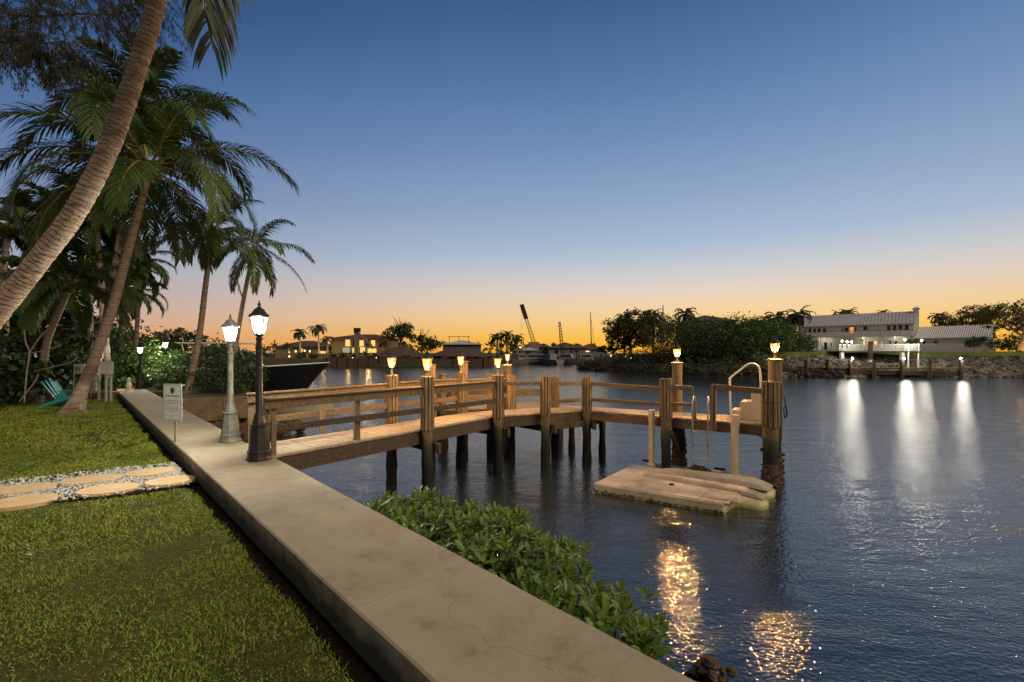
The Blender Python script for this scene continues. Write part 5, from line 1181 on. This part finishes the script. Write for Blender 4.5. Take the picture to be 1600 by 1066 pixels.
# far left palms and trees
fpl = [('short palm left of the cream house',468,556,521,100,30),('taller windblown palm left of the cream house',497,556,514,100,31),('small dark palm beside the cream house',511,558,531,98,32),('low palm in front of the round tree',598,556,538,98,33),
       ('lit dwarf palm near the grey house',450,560,541,97,34),('small palm lit from below at the shore',478,560,546,96,35)]
for lab, px, pb, pt, Y, sd in fpl:
    big = (pb-pt)/F*Y; palm('palm_tree', lab, [W(px+2,pb,Y),W(px+1,(pb+pt)/2,Y),W(px,pt,Y)], .22, .14, 18, max(1.3,big*.42), sd, 'palms on the far left shore', 1.25, True, 1.2, lw=.16, nl=16, mat='frond_dark', leaf=big*.13)
def tree(name, lab, px, pb, Y, blobs, n, size, seed, mat='leaf_far', group=None, h=None, spread=.6, r=.4, trunk='bark', cat='tree', clump=.28, per=20, shell=.55):
    root = thing(name, W(px,pb,Y), lab, cat, group); rg_ = random.Random(seed); m_ = MB(); h = h or blobs[0][3]*1.1
    limbs(m_, W(px,pb,Y), h, spread, rg_, r, 5, 2); m_.build('trunk', trunk, root, smooth=True); cloud('crown', mat, root, blobs, n, size, seed, clump, .55, shell, per); return root
tree('tree', 'round dark tree at the right end of the cream house', 622, 556, 100, [B(612,520,100,26,18), B(630,516,100,34,24), B(640,524,100,20,16), B(604,524,100,16,10)], 2600, .42, 80, h=4, r=.25)
tree('tree', 'small dark tree right of the round tree', 660, 556, 104, [B(660,530,104,18,14), B(676,533,104,24,12)], 900, .45, 81, h=3, r=.2)
shrub('hedge', 'dark treeline behind the thatched roofs', [B(650,541,130,120,16,5), B(770,541,130,110,18,5), B(880,545,150,170,14,6), B(540,546,128,160,18,5), B(450,548,126,90,22,5), B(770,553,112,70,16,3)], 5200, .9, 82, 'leaf_far', 'treeline', None, W(700,556,120), 2)
for i, (lab, px, pt) in enumerate((('dark palm left of the fifth lantern',777,522),('second palm of the three above the fifth lantern',792,519),('rightmost palm above the fifth lantern',808,524))):
    palm('palm_tree', lab, [W(px,560,112),W(px,540,112),W(px,pt+5,112)], .3, .2, 20, 2.4, 90+i, 'palms behind the fifth lantern', 1.4, True, 1.1, lw=.3, nl=14, mat='frond_dark')
for i, (px, py, Y, c_) in enumerate(((476,548,95,'g'),(452,557,94,'g'),(484,549,95,'g'),(462,549,95,'g'),(551,560,93,'g'),(564,562,92.5,'w'),(588,560,92.5,'w'))):
    m_ = MB(); c = W(px,py,Y); m_.lathe([(.05,-.18),(.12,-.1),(.16,0),(.12,.1),(.03,.16)], c, 8)
    tag(m_.build('garden_light','glow_spot',smooth=True), ['garden light beside the tall trunk of the far palm','lowest garden light right of the dark yacht bow','garden light between two clipped shrubs','garden light left of the clipped shrubs','light on the far bulkhead under the davit','second light on the far bulkhead','third light on the far bulkhead, nearest the round tree'][i], 'garden light', 'small lights on the far left shore')
for i,(px,py,Y,e) in enumerate(((470,552,97,240),(452,551,97,180),(487,551,98,240),(505,552,98,200),(545,552,99,260),(575,550,99,260))):
    l_ = bpy.data.lights.new('garden_spot','POINT'); l_.energy = e; l_.color = (1,.62,.2); l_.shadow_soft_size = .3; o = bpy.data.objects.new('garden_spot', l_); C.objects.link(o); o.location = W(px,py,Y)
for i,(px,w_) in enumerate(((470,12),(490,14))): shrub('clipped_shrub', ['round clipped shrub left of the lit garden wall','round clipped shrub, right one of the pair by the garden lights'][i], [B(px,555,95.5,w_,12,.8)], 500, .3, 95+i, 'leaf_mid', 'shrub', 'clipped shrubs', None, 1)
m_ = MB(); m_.beam(W(430,556,96.5), W(520,556,96.5), .3, 1.0); tag(m_.build('garden_wall','stucco_y'), 'low cream garden wall lit warm behind the clipped shrubs', 'wall')
# ---- marina in the gap
def crane(lab, base, tip, Y, w, jib=None):
    root = thing('crane', W(base[0],base[1],Y), lab, 'crane'); a, b = W(*base,Y), W(*tip,Y); d = b-a
    m_ = MB(); n = 12; sd = Vector((w/2,0,0)); ud = Vector((0,w/2,0)); ps = [a+d*i/n for i in range(n+1)]
    for s_ in (sd+ud, sd-ud, -sd+ud, -sd-ud): m_.tube([a+s_, b+s_*.5], .07, 4)
    for i in range(n): k = 1-.5*i/n; m_.tube([ps[i]+(sd-ud)*k, ps[i+1]+(-sd-ud)*k], .05, 4); m_.tube([ps[i]+(-sd+ud)*k, ps[i+1]+(sd+ud)*k], .05, 4)
    m_.build('boom','crane',root)
    if jib: m_ = MB(); m_.beam(a.lerp(b,jib), b, w*1.15, w*1.1); m_.build('jib_sleeve','crane',root)
    m_ = MB(); m_.tube([b, b+Vector((0,0,-d.length*.0))-Vector((0,0,abs(d.z)*.65))], .03, 4); m_.build('cable','crane',root)
    m_ = MB(); m_.box(a-Vector((0,0,1.2)), (3.2,3,2.6)); m_.build('cab','crane_y',root,bevel=.2)
crane('tall crane with leaning boom over the marina', (834,535), (815,476), 140, 1.1, .62)
crane('shorter lattice crane right of the leaning boom', (880,556), (874,503), 128, .9)
m_ = MB(); Ym = 150; root = thing('sailboat', W(924,556,Ym).xy.to_3d(), 'distant sailboat mast between the cranes and the headland trees', 'sailboat'); m_.tube([W(924.5,556,Ym), W(922.5,487,Ym)], [.22,.1], 6); m_.build('mast','crane',root); m_ = MB(); m_.tube([W(923,495,Ym), W(930,548,Ym)], .05, 4); m_.build('stay','crane',root)
vs, fs = hull_mesh(11,3,1.5,1.2); m_ = MB(); m_.add(xf(vs, (W(924,556,Ym).x,Ym,0), .3), fs); m_.build('hull','white_gel',root,smooth=True)
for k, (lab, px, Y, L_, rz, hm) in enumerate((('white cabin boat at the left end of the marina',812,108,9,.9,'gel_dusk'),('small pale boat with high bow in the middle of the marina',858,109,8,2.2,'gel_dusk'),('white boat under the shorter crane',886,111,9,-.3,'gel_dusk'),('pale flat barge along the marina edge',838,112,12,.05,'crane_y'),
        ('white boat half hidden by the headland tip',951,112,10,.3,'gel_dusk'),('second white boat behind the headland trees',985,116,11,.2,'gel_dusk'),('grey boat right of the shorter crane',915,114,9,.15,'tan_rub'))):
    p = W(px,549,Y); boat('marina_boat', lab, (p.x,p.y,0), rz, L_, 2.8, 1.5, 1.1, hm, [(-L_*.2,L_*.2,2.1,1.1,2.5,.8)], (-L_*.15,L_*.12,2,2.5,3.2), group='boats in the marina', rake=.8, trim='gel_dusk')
house('pale marina shed left of the leaning crane', 800, 838, 128, 546, 541, 561, 'stucco_g', 'metalroof', True, 7, [(806,812,549,554,'dark'),(820,828,549,554,'dark')])
house('large roofed building behind the shorter crane', 858, 915, 136, 543, 534.5, 562, 'stucco_g', 'tile_roof', True, 12, [(866,872,547,552,'dark'),(890,895,546,551,'dark')])
house('gabled house right of the shorter crane', 905, 945, 142, 545, 537, 560, 'stucco_g', 'tile_roof', True, 10, [(914,917,548,550,'warm'),(920,922,548,550,'warm')])
house('low dark roofed house left of the leaning crane', 822, 860, 145, 541, 535.5, 560, 'stucco_d', 'tile_roof', True, 10)
m_ = MB(); m_.beam(W(800,565,109)-Vector((0,0,0)), W(920,563,112), .4, .5); tag(m_.build('marina_dock','rail_dark'), 'long low dock edge along the front of the marina', 'dock')
mk = thing('channel_marker', W(901,572,100).xy.to_3d(), 'thin dark channel post in the water left of the headland tip', 'post'); m_ = MB(); q = W(901,549,100); m_.tube([(q.x,q.y,-1),(q.x,q.y,3.4)], .12, 6); m_.build('post','bark',mk); m_ = MB(); m_.box((q.x,q.y-.12,3.2),(.8,.06,.8)); m_.build('board','crane',mk)
for i,(px,py,Y) in enumerate(((896,561,118),(918,549,125),(955,556,110),(977,557,112),(986,560,112),(813,543,127))):
    m_ = MB(); m_.lathe([(.05,-.2),(.2,-.1),(.25,0),(.2,.1),(.03,.2)], W(px,py,Y), 8); tag(m_.build('marina_light','glow_spot',smooth=True), ['low marina light near the shorter crane','marina light on the gabled house','leftmost light under the headland trees','middle light under the headland trees','rightmost light under the headland trees','small light on the marina shed'][i], 'light', 'lights of the marina')
# ---- headland: trees, palms, bushes, house roofs
tree('tree', 'open branching tree at the headland tip with the sunset showing through', 985, 555, 86, [B(968,512,86,56,34), B(995,500,86,66,34), B(1022,510,86,60,50), B(1000,530,86,50,26), B(960,530,86,34,20), B(985,520,86,70,40)], 10500, .42, 100, 'leaf_far', h=3.6, spread=.8, r=.35, clump=.2, per=14)
tree('tree', 'low scrubby tree at the left foot of the headland tree', 955, 560, 90, [B(948,546,90,34,14), B(975,542,90,30,16)], 1300, .35, 101, h=1.5, r=.15)
for i, (lab, px, pt, Y, L_) in enumerate((('palm rising above the headland tree, left one',975,492,90,2.4),('palm rising above the headland tree, right one',1020,488,88,2.6),('palm beside the hip roofed house on the headland',1072,486,86,3.0),('palm right of the hip roof, slightly hidden',1172,500,88,2.0),('palm behind the second roof, left of the windblown one',1213,491,84,2.8),('low fronds behind the second roof',1228,497,84,2.4),('windblown palm left of the white house',1249,487,80,2.8))):
    palm('palm_tree', lab, [W(px+1,556,Y),W(px,525,Y),W(px,pt+6,Y)], .25, .16, 20, L_, 110+i, 'palms on the headland', 1.3, True, 1.1, lw=.2, nl=20, mat='frond_dark')
HB = 'bushes on the headland'
shrub('bush', 'dark olive bank of bushes along the tip of the headland', [B(945,568,77,90,22,2), B(1000,566,73.5,100,36,2.2), B(1055,564,69,90,48,2.2), B(922,574,79,44,9,1), B(960,576,74,80,10,1), B(1040,577,67,120,18,1.1)], 13000, .32, 120, 'leaf_far', 'bush', HB, W(980,576,80), 3)
shrub('bush', 'big green bush mass behind the ladder lantern', [B(1080,545,68,130,78,4), B(1130,545,65,120,86,3.5), B(1050,522,76,100,54,4), B(1100,574,62.3,140,28,1.3)], 20000, .32, 121, 'leaf_far', 'bush', HB, W(1090,580,72), 3)
shrub('bush', 'lighter green leafy bush mass in the middle of the headland', [B(1150,532,66,120,70,3.5), B(1190,530,66,100,66,3.5), B(1110,522,69,90,48,3), B(1175,570,60.8,120,32,1.3)], 18000, .30, 122, 'leaf_mid', 'bush', HB, W(1150,575,67), 3)
shrub('bush', 'dark bush left of the white house lawn', [B(1225,530,73,70,56,3), B(1238,542,71,50,40,3), B(1205,520,77,70,50,3)], 8000, .34, 123, 'leaf_far', 'bush', HB, W(1225,558,72), 3)
shrub('bush', 'round green bush at the left corner of the white house', [B(1258,537,80,34,26,2)], 1500, .25, 124, 'leaf_mid', 'bush', HB, W(1256,550,80), 2)
shrub('bush', 'pale dry scrub on the rocks below the green bushes', [B(1140,574,60,60,14,1), B(1185,570,60,40,14,1)], 900, .16, 125, 'leaf_gold', 'bush', HB, W(1150,583,59.5), 4)
house('hip roofed house rising above the headland bushes', 1085, 1150, 90, 500, 489.5, 556, 'stucco_d', 'tile_roof', True, 10)
house('low tiled house wing right of the headland bushes', 1180, 1240, 86, 504, 497, 556, 'stucco_y', 'tile_roof', True, 9, [(1212,1215,508,517,'dark'),(1219,1222,508,517,'dark'),(1226,1230,508,517,'dark')])
for px, pt, lab in ((1036,477,'thin mast right of the headland tree'),(1060,484,'thin short mast behind the headland bushes')):
    m_ = MB(); m_.tube([W(px,540,110),W(px,pt,110)], .12, 5); tag(m_.build('mast','crane'), lab, 'mast')
m_ = MB(); r_ = random.Random(71)
for i in range(700):
    t = r_.random(); a, b = G(905,577.5,0), G(1320,590.5,0); pts = [G(903,577.5,0),G(960,579.7,0),G(1030,583.2,0),G(1120,585.7,0),G(1240,588.7,0),G(1320,591,0)]; k = t*5; j = min(4,int(k)); p = pts[j].lerp(pts[j+1],k-j); v = r_.random(); rockblob(m_, p+Vector((.2,v*1.4+.2,v*.9)), r_.uniform(.12,.30), r_)
tag(m_.build('shore_rocks','rock_dark'), 'dark rocks along the waterline of the headland', 'rocks', kind='stuff')
# ================================================================== WHITE HOUSE on the right
A_, B_ = Vector((448/F*94, 94, 0)), Vector((628/F*82, 82, 0)); Lw = (B_-A_).length; ax = (B_-A_).normalized(); ay = Vector((-ax.y,ax.x,0))
def sx_(px):     # facade coordinate under a photo column
    k = (px-CX)/F; return (A_.x-k*A_.y)/(k*ax.y-ax.x)
def zat(px, py): s_ = sx_(px); return CZ-(py-HY)/F*(A_.y+ax.y*s_)
wh = thing('white_house', A_.lerp(B_,.5)+Vector((0,0,3.05)), 'long white two storey house with balcony and grey metal roof across the water', 'house')
P = lambda s,t,z: A_+ax*s+ay*t+Vector((0,0,z))
ze, zr, zd, D_ = zat(1340,507.5), zat(1440,487)+.2, zat(1340,526), 8.5
ze = CZ+5.15; zr = CZ+62*86/F; zd = CZ+24.5*88/F
m_ = MB(); m_.add([P(0,0,3),P(Lw,0,3),P(Lw,D_,3),P(0,D_,3),P(0,0,ze),P(Lw,0,ze),P(Lw,D_,ze),P(0,D_,ze),P(0,D_/2,zr-.15),P(Lw,D_/2,zr-.15)], [(0,1,5,4),(1,2,6,9,5),(2,3,7,6),(3,0,4,8,7)]); m_.build('wall','siding',wh)
m_ = MB(); o = .5; m_.add([P(-o,-.6,ze-.12),P(Lw+.3,-.6,ze-.12),P(Lw+.3,D_/2,zr),P(-o,D_/2,zr),P(-o,D_+o,ze-.2),P(Lw+.3,D_+o,ze-.2),P(-o,-.6,ze-.27),P(Lw+.3,-.6,ze-.27),P(Lw+.3,D_/2,zr-.15),P(-o,D_/2,zr-.15)], [(0,1,2,3),(3,2,5,4),(6,7,1,0),(7,8,2,1),(6,0,3,9),(6,9,8,7)])
rf = m_.build('roof','metalroof',wh)
m_ = MB(); n_ = int(Lw/.5)
for i in range(n_+1): s_ = i*Lw/n_; m_.beam(P(s_,-.58,ze-.08), P(s_,D_/2,zr+.03), .05, .06)
m_.build('roof_seams','metalroof',rf)
m_ = MB(); s_ = Lw+.25; m_.box(P(s_,D_*.5,(3+zr+.35)/2), (.8,1.2,zr+.35-3), math.atan2(ax.y,ax.x)); m_.box(P(s_,D_*.5,zr+.42), (1.1,1.5,.2), math.atan2(ax.y,ax.x)); m_.box(P(s_,D_*.5,zr+.62), (.6,.8,.25), math.atan2(ax.y,ax.x)); m_.build('chimney','siding',wh)
def hwin(p0, p1, py0, py1, kind, y=-.03, fr_='white_paint'):
    a, b = sx_(p0), sx_(p1); z1, z0 = zat((p0+p1)/2,py0), zat((p0+p1)/2,py1); f_ = .10
    m_ = MB()
    for (s0,s1,zz0,zz1) in ((a-f_,b+f_,z0-f_,z0),(a-f_,b+f_,z1,z1+f_),(a-f_,a,z0,z1),(b,b+f_,z0,z1)): m_.add([P(s0,y-.06,zz0),P(s1,y-.06,zz0),P(s1,y-.06,zz1),P(s0,y-.06,zz1),P(s0,0,zz0),P(s1,0,zz0),P(s1,0,zz1),P(s0,0,zz1)], [(0,1,2,3),(0,4,5,1),(1,5,6,2),(2,6,7,3),(3,7,4,0)])
    w_ = m_.build('window', fr_, wh); m_ = MB(); m_.add([P(a,y-.01,z0),P(b,y-.01,z0),P(b,y-.01,z1),P(a,y-.01,z1)], [(0,1,2,3)]); m_.build('pane', {'dark':'glass_dark','pale':'lit_pale','orange':'lit_orange','warm':'lit_warm'}[kind], w_)
for p0,p1,y0,y1,k in ((1263.5,1267.5,514,521,'dark'),(1271,1275,514,521,'dark'),(1278,1282.5,513.5,521,'dark'),(1286,1290.5,513.5,521,'dark'),(1316,1317.5,512,519,'dark'),(1320,1325.5,512,519.5,'dark'),(1328,1333.5,511.5,521,'orange'),(1336,1338,511.5,518,'dark'),
      (1349,1355.5,510,516,'dark'),(1386,1391.5,509,517,'dark'),(1395,1400.5,508.5,517,'dark'),(1404,1410,508,516.5,'dark'),(1413.5,1420,507.5,516.5,'dark'),
      (1268,1275,535,547,'pale'),(1278,1282,535,547,'pale'),(1288,1292,535,547,'dark'),(1298,1300,536,541,'dark'),(1346,1352,533,540,'warm'),(1355,1361,533,540,'warm'),(1366,1373,533,540,'warm'),(1389,1393,532,540,'dark'),(1398,1402,533,543,'dark'),(1376,1379,534,544,'pale')): hwin(p0,p1,y0,y1,k)
s_ = Lw; 
for t0, t1 in ((1.1,1.7),(2.2,2.7)):
    m_ = MB(); m_.add([P(s_+.03,t0,ze-1.6),P(s_+.03,t1,ze-1.6),P(s_+.03,t1,ze-.3),P(s_+.03,t0,ze-.3)], [(0,1,2,3)]); m_.build('window','glass_dark',wh)
bal = MB(); bal.prism([tuple(P(a,b,0).xy) for a,b in ((1.2,-1.6),(Lw,-1.6),(Lw,-.02),(1.2,-.02))], zd-.35, zd-.1); bl_ = bal.build('balcony','white_paint',wh)
m_ = MB(); n_ = 110
for i in range(n_+1): s_ = 1.25+(Lw-1.3)*i/n_; m_.beam(P(s_,-1.55,zd-.1), P(s_,-1.55,zd+.82), .05 if i%9 else .12, .05 if i%9 else .12)
m_.build('balusters','white_paint',bl_); m_ = MB(); m_.beam(P(1.2,-1.55,zd+.86), P(Lw,-1.55,zd+.86), .10, .08); m_.build('balcony_rail','glass_dark',bl_)
for i in range(8): s_ = 1.4+(Lw-1.8)*i/7; m_ = MB(); m_.beam(P(s_,-1.45,3), P(s_,-1.45,zd-.35), .16, .16); m_.build('post','white_paint',wh)
# garage wing
gl, gr_ = W(1432,549,83), W(1544,549,76); A2, B2 = Vector((gl.x,gl.y,0)), Vector((gr_.x,gr_.y,0)); L2 = (B2-A2).length; ax2 = (B2-A2).normalized(); ay2 = Vector((-ax2.y,ax2.x,0)); Q = lambda s,t,z: A2+ax2*s+ay2*t+Vector((0,0,z))
gw = thing('garage_wing', A2.lerp(B2,.5)+Vector((0,0,3)), 'single storey white wing with ribbed metal roof right of the white house', 'building')
e2z, r2z = CZ+23*79/F, CZ+38.5*84/F; Dg = 8
m_ = MB(); m_.add([Q(0,0,3),Q(L2,0,3),Q(L2,Dg,3),Q(0,Dg,3),Q(0,0,e2z),Q(L2,0,e2z),Q(L2,Dg,e2z),Q(0,Dg,e2z),Q(0,Dg/2,r2z-.1),Q(L2,Dg/2,r2z-.1)], [(0,1,5,4),(1,2,6,9,5),(2,3,7,6),(3,0,4,8,7)]); m_.build('wall','siding',gw)
m_ = MB(); m_.add([Q(-.3,-.6,e2z-.25),Q(L2+.4,-.6,e2z-.25),Q(L2+.4,Dg/2,r2z),Q(-.3,Dg/2,r2z),Q(L2+.4,Dg+.5,e2z-.2),Q(-.3,Dg+.5,e2z-.2),Q(-.3,-.6,e2z-.4),Q(L2+.4,-.6,e2z-.4),Q(L2+.4,Dg/2,r2z-.15)], [(0,1,2,3),(3,2,4,5),(6,7,1,0),(7,8,2,1)]); rf = m_.build('roof','metalroof',gw)
m_ = MB()
for i in range(33): s_ = i*L2/32; m_.beam(Q(s_,-.58,e2z-.2), Q(s_,Dg/2,r2z+.04), .09, .10)
m_.build('roof_seams','white_paint',rf)
for s0,s1,z0,z1,mt_ in ((2.3,3.0,4.2,5.0,'glass_dark'),(.9,1.2,4.1,5.0,'glass_dark'),(4.4,5.8,3.9,5.2,'white_paint'),(6.9,9.6,3.2,5.2,'white_paint')):
    m_ = MB(); m_.add([Q(s0,-.05,z0),Q(s1,-.05,z0),Q(s1,-.05,z1),Q(s0,-.05,z1),Q(s0,0,z0),Q(s1,0,z0),Q(s1,0,z1),Q(s0,0,z1)], [(0,1,2,3),(0,4,5,1),(1,5,6,2),(2,6,7,3),(3,7,4,0)]); m_.build('window' if mt_ == 'glass_dark' else 'garage_door', mt_, gw)
pf = thing('picket_fence', W(1440,549,74).xy.to_3d()+Vector((0,0,3)), 'white picket fence in front of the garage wing', 'fence'); fa, fb = W(1434,549,77), W(1556,549,72.5); m_ = MB()
for i in range(96): p = fa.lerp(fb,(i+.5)/96); m_.beam((p.x,p.y,2.98),(p.x,p.y,4.35+.04*math.sin(i*.7)), .09, .03)
m_.build('pickets','white_paint',pf); m_ = MB()
for z in (3.3,4.1): m_.beam((fa.x,fa.y+.05,z),(fb.x,fb.y+.05,z),.05,.09)
m_.build('fence_rails','white_paint',pf)
shrub('bush', 'dark shrub in front of the picket fence', [B(1519,537,70,20,13,1.2), B(1530,531,70,16,12,1)], 1500, .2, 130, 'leaf_mid', 'bush', None, W(1522,548,70), 2)
shrub('bush', 'lit green bush at the right end of the picket fence', [B(1562,536,72,26,20,1.4), B(1575,542,72,30,12,1.2)], 1500, .22, 131, 'leaf_mid', 'bush', None, W(1564,548,72), 2)
shrub('bush', 'small green plant by the stairs in front of the white house', [B(1425,533,66,12,14,.8)], 700, .16, 132, 'leaf_mid', 'bush', None, W(1425,546,66), 1)
tree('tree', 'spreading fine leaved tree behind the right end of the garage', 1500, 549, 92, [B(1505,500,92,60,26), B(1530,490,92,60,28), B(1480,505,92,40,20), B(1540,505,92,60,24)], 6500, .34, 133, 'leaf_gold', h=4, spread=.9, r=.4, clump=.22)
tree('tree', 'big spreading tree with uplit orange trunk at the right edge', 1593, 549, 68, [B(1560,492,70,80,26), B(1600,485,70,110,34), B(1645,495,70,90,40), B(1575,510,68,60,16), B(1615,510,70,60,24)], 10000, .26, 134, 'leaf_gold', h=3.0, spread=1.0, r=.42, clump=.2, trunk='trunk')
for i, (lab, px, pt) in enumerate((('brown palm right of the chimney',1468,488),('palm crown over the middle of the white house roof',1325,483),('smaller palm crown left of the middle one above the roof',1312,485),('tiny palm fronds above the roof near the chimney',1380,483),('palm at the far left end of the white house roof',1243,490))):
    palm('palm_tree', lab, [W(px,549,112),W(px,520,112),W(px,pt+7,112)], .3, .2, 20, 2.6 if i != 3 else 1.8, 140+i, 'palms behind the white house', 1.3, True, 1.1, lw=.28, nl=18, mat='frond_dark')
shrub('hedge', 'dark hedge behind the right end of the picket fence', [B(1580,535,80,60,26,3), B(1620,535,80,60,30,3)], 2500, .3, 146, 'leaf_dark', 'hedge', None, W(1590,549,80), 2)
for px_, pt_ in ((1290,1.2),(1350,1.2),(1400,1.2)):
    l_ = bpy.data.lights.new('porch_light','POINT'); l_.energy = 45; l_.color = (1,.88,.66); l_.shadow_soft_size = .2; o = bpy.data.objects.new('porch_light', l_); C.objects.link(o); o.location = P(sx_(px_), -1.4, zd-.55)
# ---- raised deck, stairs and low dock under the white house
rd = thing('raised_deck', W(1370,549,60).xy.to_3d()+Vector((0,0,1)), 'raised timber terrace on white posts over the boulder bank', 'deck')
a, b = W(1314,549,60.5), W(1440,549,57.5); m_ = MB(); m_.prism([(a.x,a.y),(b.x,b.y),(b.x+1.5,b.y+5),(a.x+1.5,a.y+5)], 2.93, 3.12); m_.build('deck','rail_dark',rd)
for px in (1317,1363.5,1413): t = (px-1314)/126; p = a.lerp(b,t); m_ = MB(); m_.beam((p.x,p.y+.2,.6),(p.x,p.y+.2,2.93), .38, .38); m_.build('post','white_paint',rd)
m_ = MB(); p = a.lerp(b,.385); m_.beam((p.x,p.y+.1,2.0),(p.x,p.y+.1,4.4), .45, .3); m_.build('pillar','brown_roof',rd)
m_ = MB()
for i in range(60): p = a.lerp(b,i/60)+Vector((0,.3,0)); m_.beam((p.x,p.y,3.12),(p.x,p.y,3.95),.04,.04)
m_.beam((a.x,a.y+.3,3.98),(b.x,b.y+.3,3.98),.08,.06); m_.build('railing','white_paint',rd)
ss = thing('stairs', W(1427,575,56.5), 'brown wooden stairs climbing from the low dock to the terrace', 'stairs'); m_ = MB(); q0, q1 = W(1427,549,56.3), W(1429,549,59.5)
for i in range(11): t = i/11; p = q0.lerp(q1,t); m_.box((p.x,p.y,1.05+2.0*t), (1.0,.36,.09))
m_.build('treads','rail',ss)
for px in (1419,1434.5):
    q0, q1 = W(px,549,56.2), W(px+1,549,59.6); m_ = MB(); m_.beam((q0.x,q0.y,1.9),(q1.x,q1.y,3.9),.10,.14); m_.build('hand_rail','white_paint',ss)
    for q_, z_ in ((q0,1.0),(q1,3.0)): m_ = MB(); m_.beam((q_.x,q_.y,z_),(q_.x,q_.y,z_+1.1),.14,.14); m_.build('newel_post','white_paint',ss)
ldk = thing('low_dock', W(1380,576,55).xy.to_3d(), 'long dark low dock with pilings along the boulder bank', 'dock'); a, b = W(1254,549,56.8), W(1506,549,52.2); 
m_ = MB(); m_.prism([(a.x,a.y),(b.x,b.y),(b.x+.6,b.y+1.9),(a.x+.6,a.y+1.9)], .95, 1.1); m_.build('deck','rail_dark',ldk)
m_ = MB(); m_.beam((a.x,a.y+.08,.55),(b.x,b.y+.08,.55), .1, .55); m_.build('fascia','beam_dark',ldk)
LPX = (1259,1295,1332,1370,1413,1455,1501); 
for px in LPX: t = (px-1254)/252; p = a.lerp(b,t); m_ = MB(); m_.tube([(p.x,p.y-.1,-1),(p.x,p.y-.1,2.05)], .19, 8); m_.build('piling','bark',ldk,smooth=True)
def bank_lamp(px, py, Y, lab, e=170):
    c = W(px,py,Y); root = thing('dock_lamp', (c.x,c.y,c.z-.25), lab, 'dock lamp', 'white lamps of the far dock'); m_ = MB(); m_.tube([(c.x,c.y,c.z-.9),(c.x,c.y,c.z-.12)], .04, 6); m_.build('stem','black_iron',root)
    m_ = MB(); m_.lathe([(.03,-.11),(.08,-.08),(.11,0),(.08,.08),(.03,.11)], c, 10); m_.build('globe','glow_far',root,smooth=True)
    l_ = bpy.data.lights.new('lamp_light','POINT'); l_.energy = e; l_.color = (1,.93,.78); l_.shadow_soft_size = .15; lo = bpy.data.objects.new('lamp_light', l_); C.objects.link(lo); lo.parent = root; lo.location = Vector((0,-.35,.25))
bank_lamp(1332,560,55.1,'dock lamp on a low piling, leftmost of the three near the water'); bank_lamp(1413,560,53.7,'dock lamp on a low piling at the foot of the stairs'); bank_lamp(1501,560,52.1,'dock lamp alone at the right end of the low dock')
bank_lamp(1316,533,60,'leftmost of the three lamps clustered on the terrace rail',110); bank_lamp(1323.5,534,59.8,'middle of the three lamps clustered on the terrace rail',60); bank_lamp(1330.5,534.5,59.6,'rightmost of the three lamps clustered on the terrace rail',60)
bank_lamp(1414,531,58,'largest terrace lamp left of the stairs',230); bank_lamp(1440,532,57.6,'terrace lamp right of the stairs',200)
l_ = bpy.data.lights.new('tree_uplight','POINT'); l_.energy = 150; l_.color = (1,.5,.12); l_.shadow_soft_size = .2; o = bpy.data.objects.new('tree_uplight', l_); C.objects.link(o); o.location = W(1604,545,66.6)
l_ = bpy.data.lights.new('gable_light','POINT'); l_.energy = 60; l_.color = (.8,1,.6); l_.shadow_soft_size = .1; o = bpy.data.objects.new('gable_light', l_); C.objects.link(o); o.location = Q(L2+.9,1.6,e2z-.9)
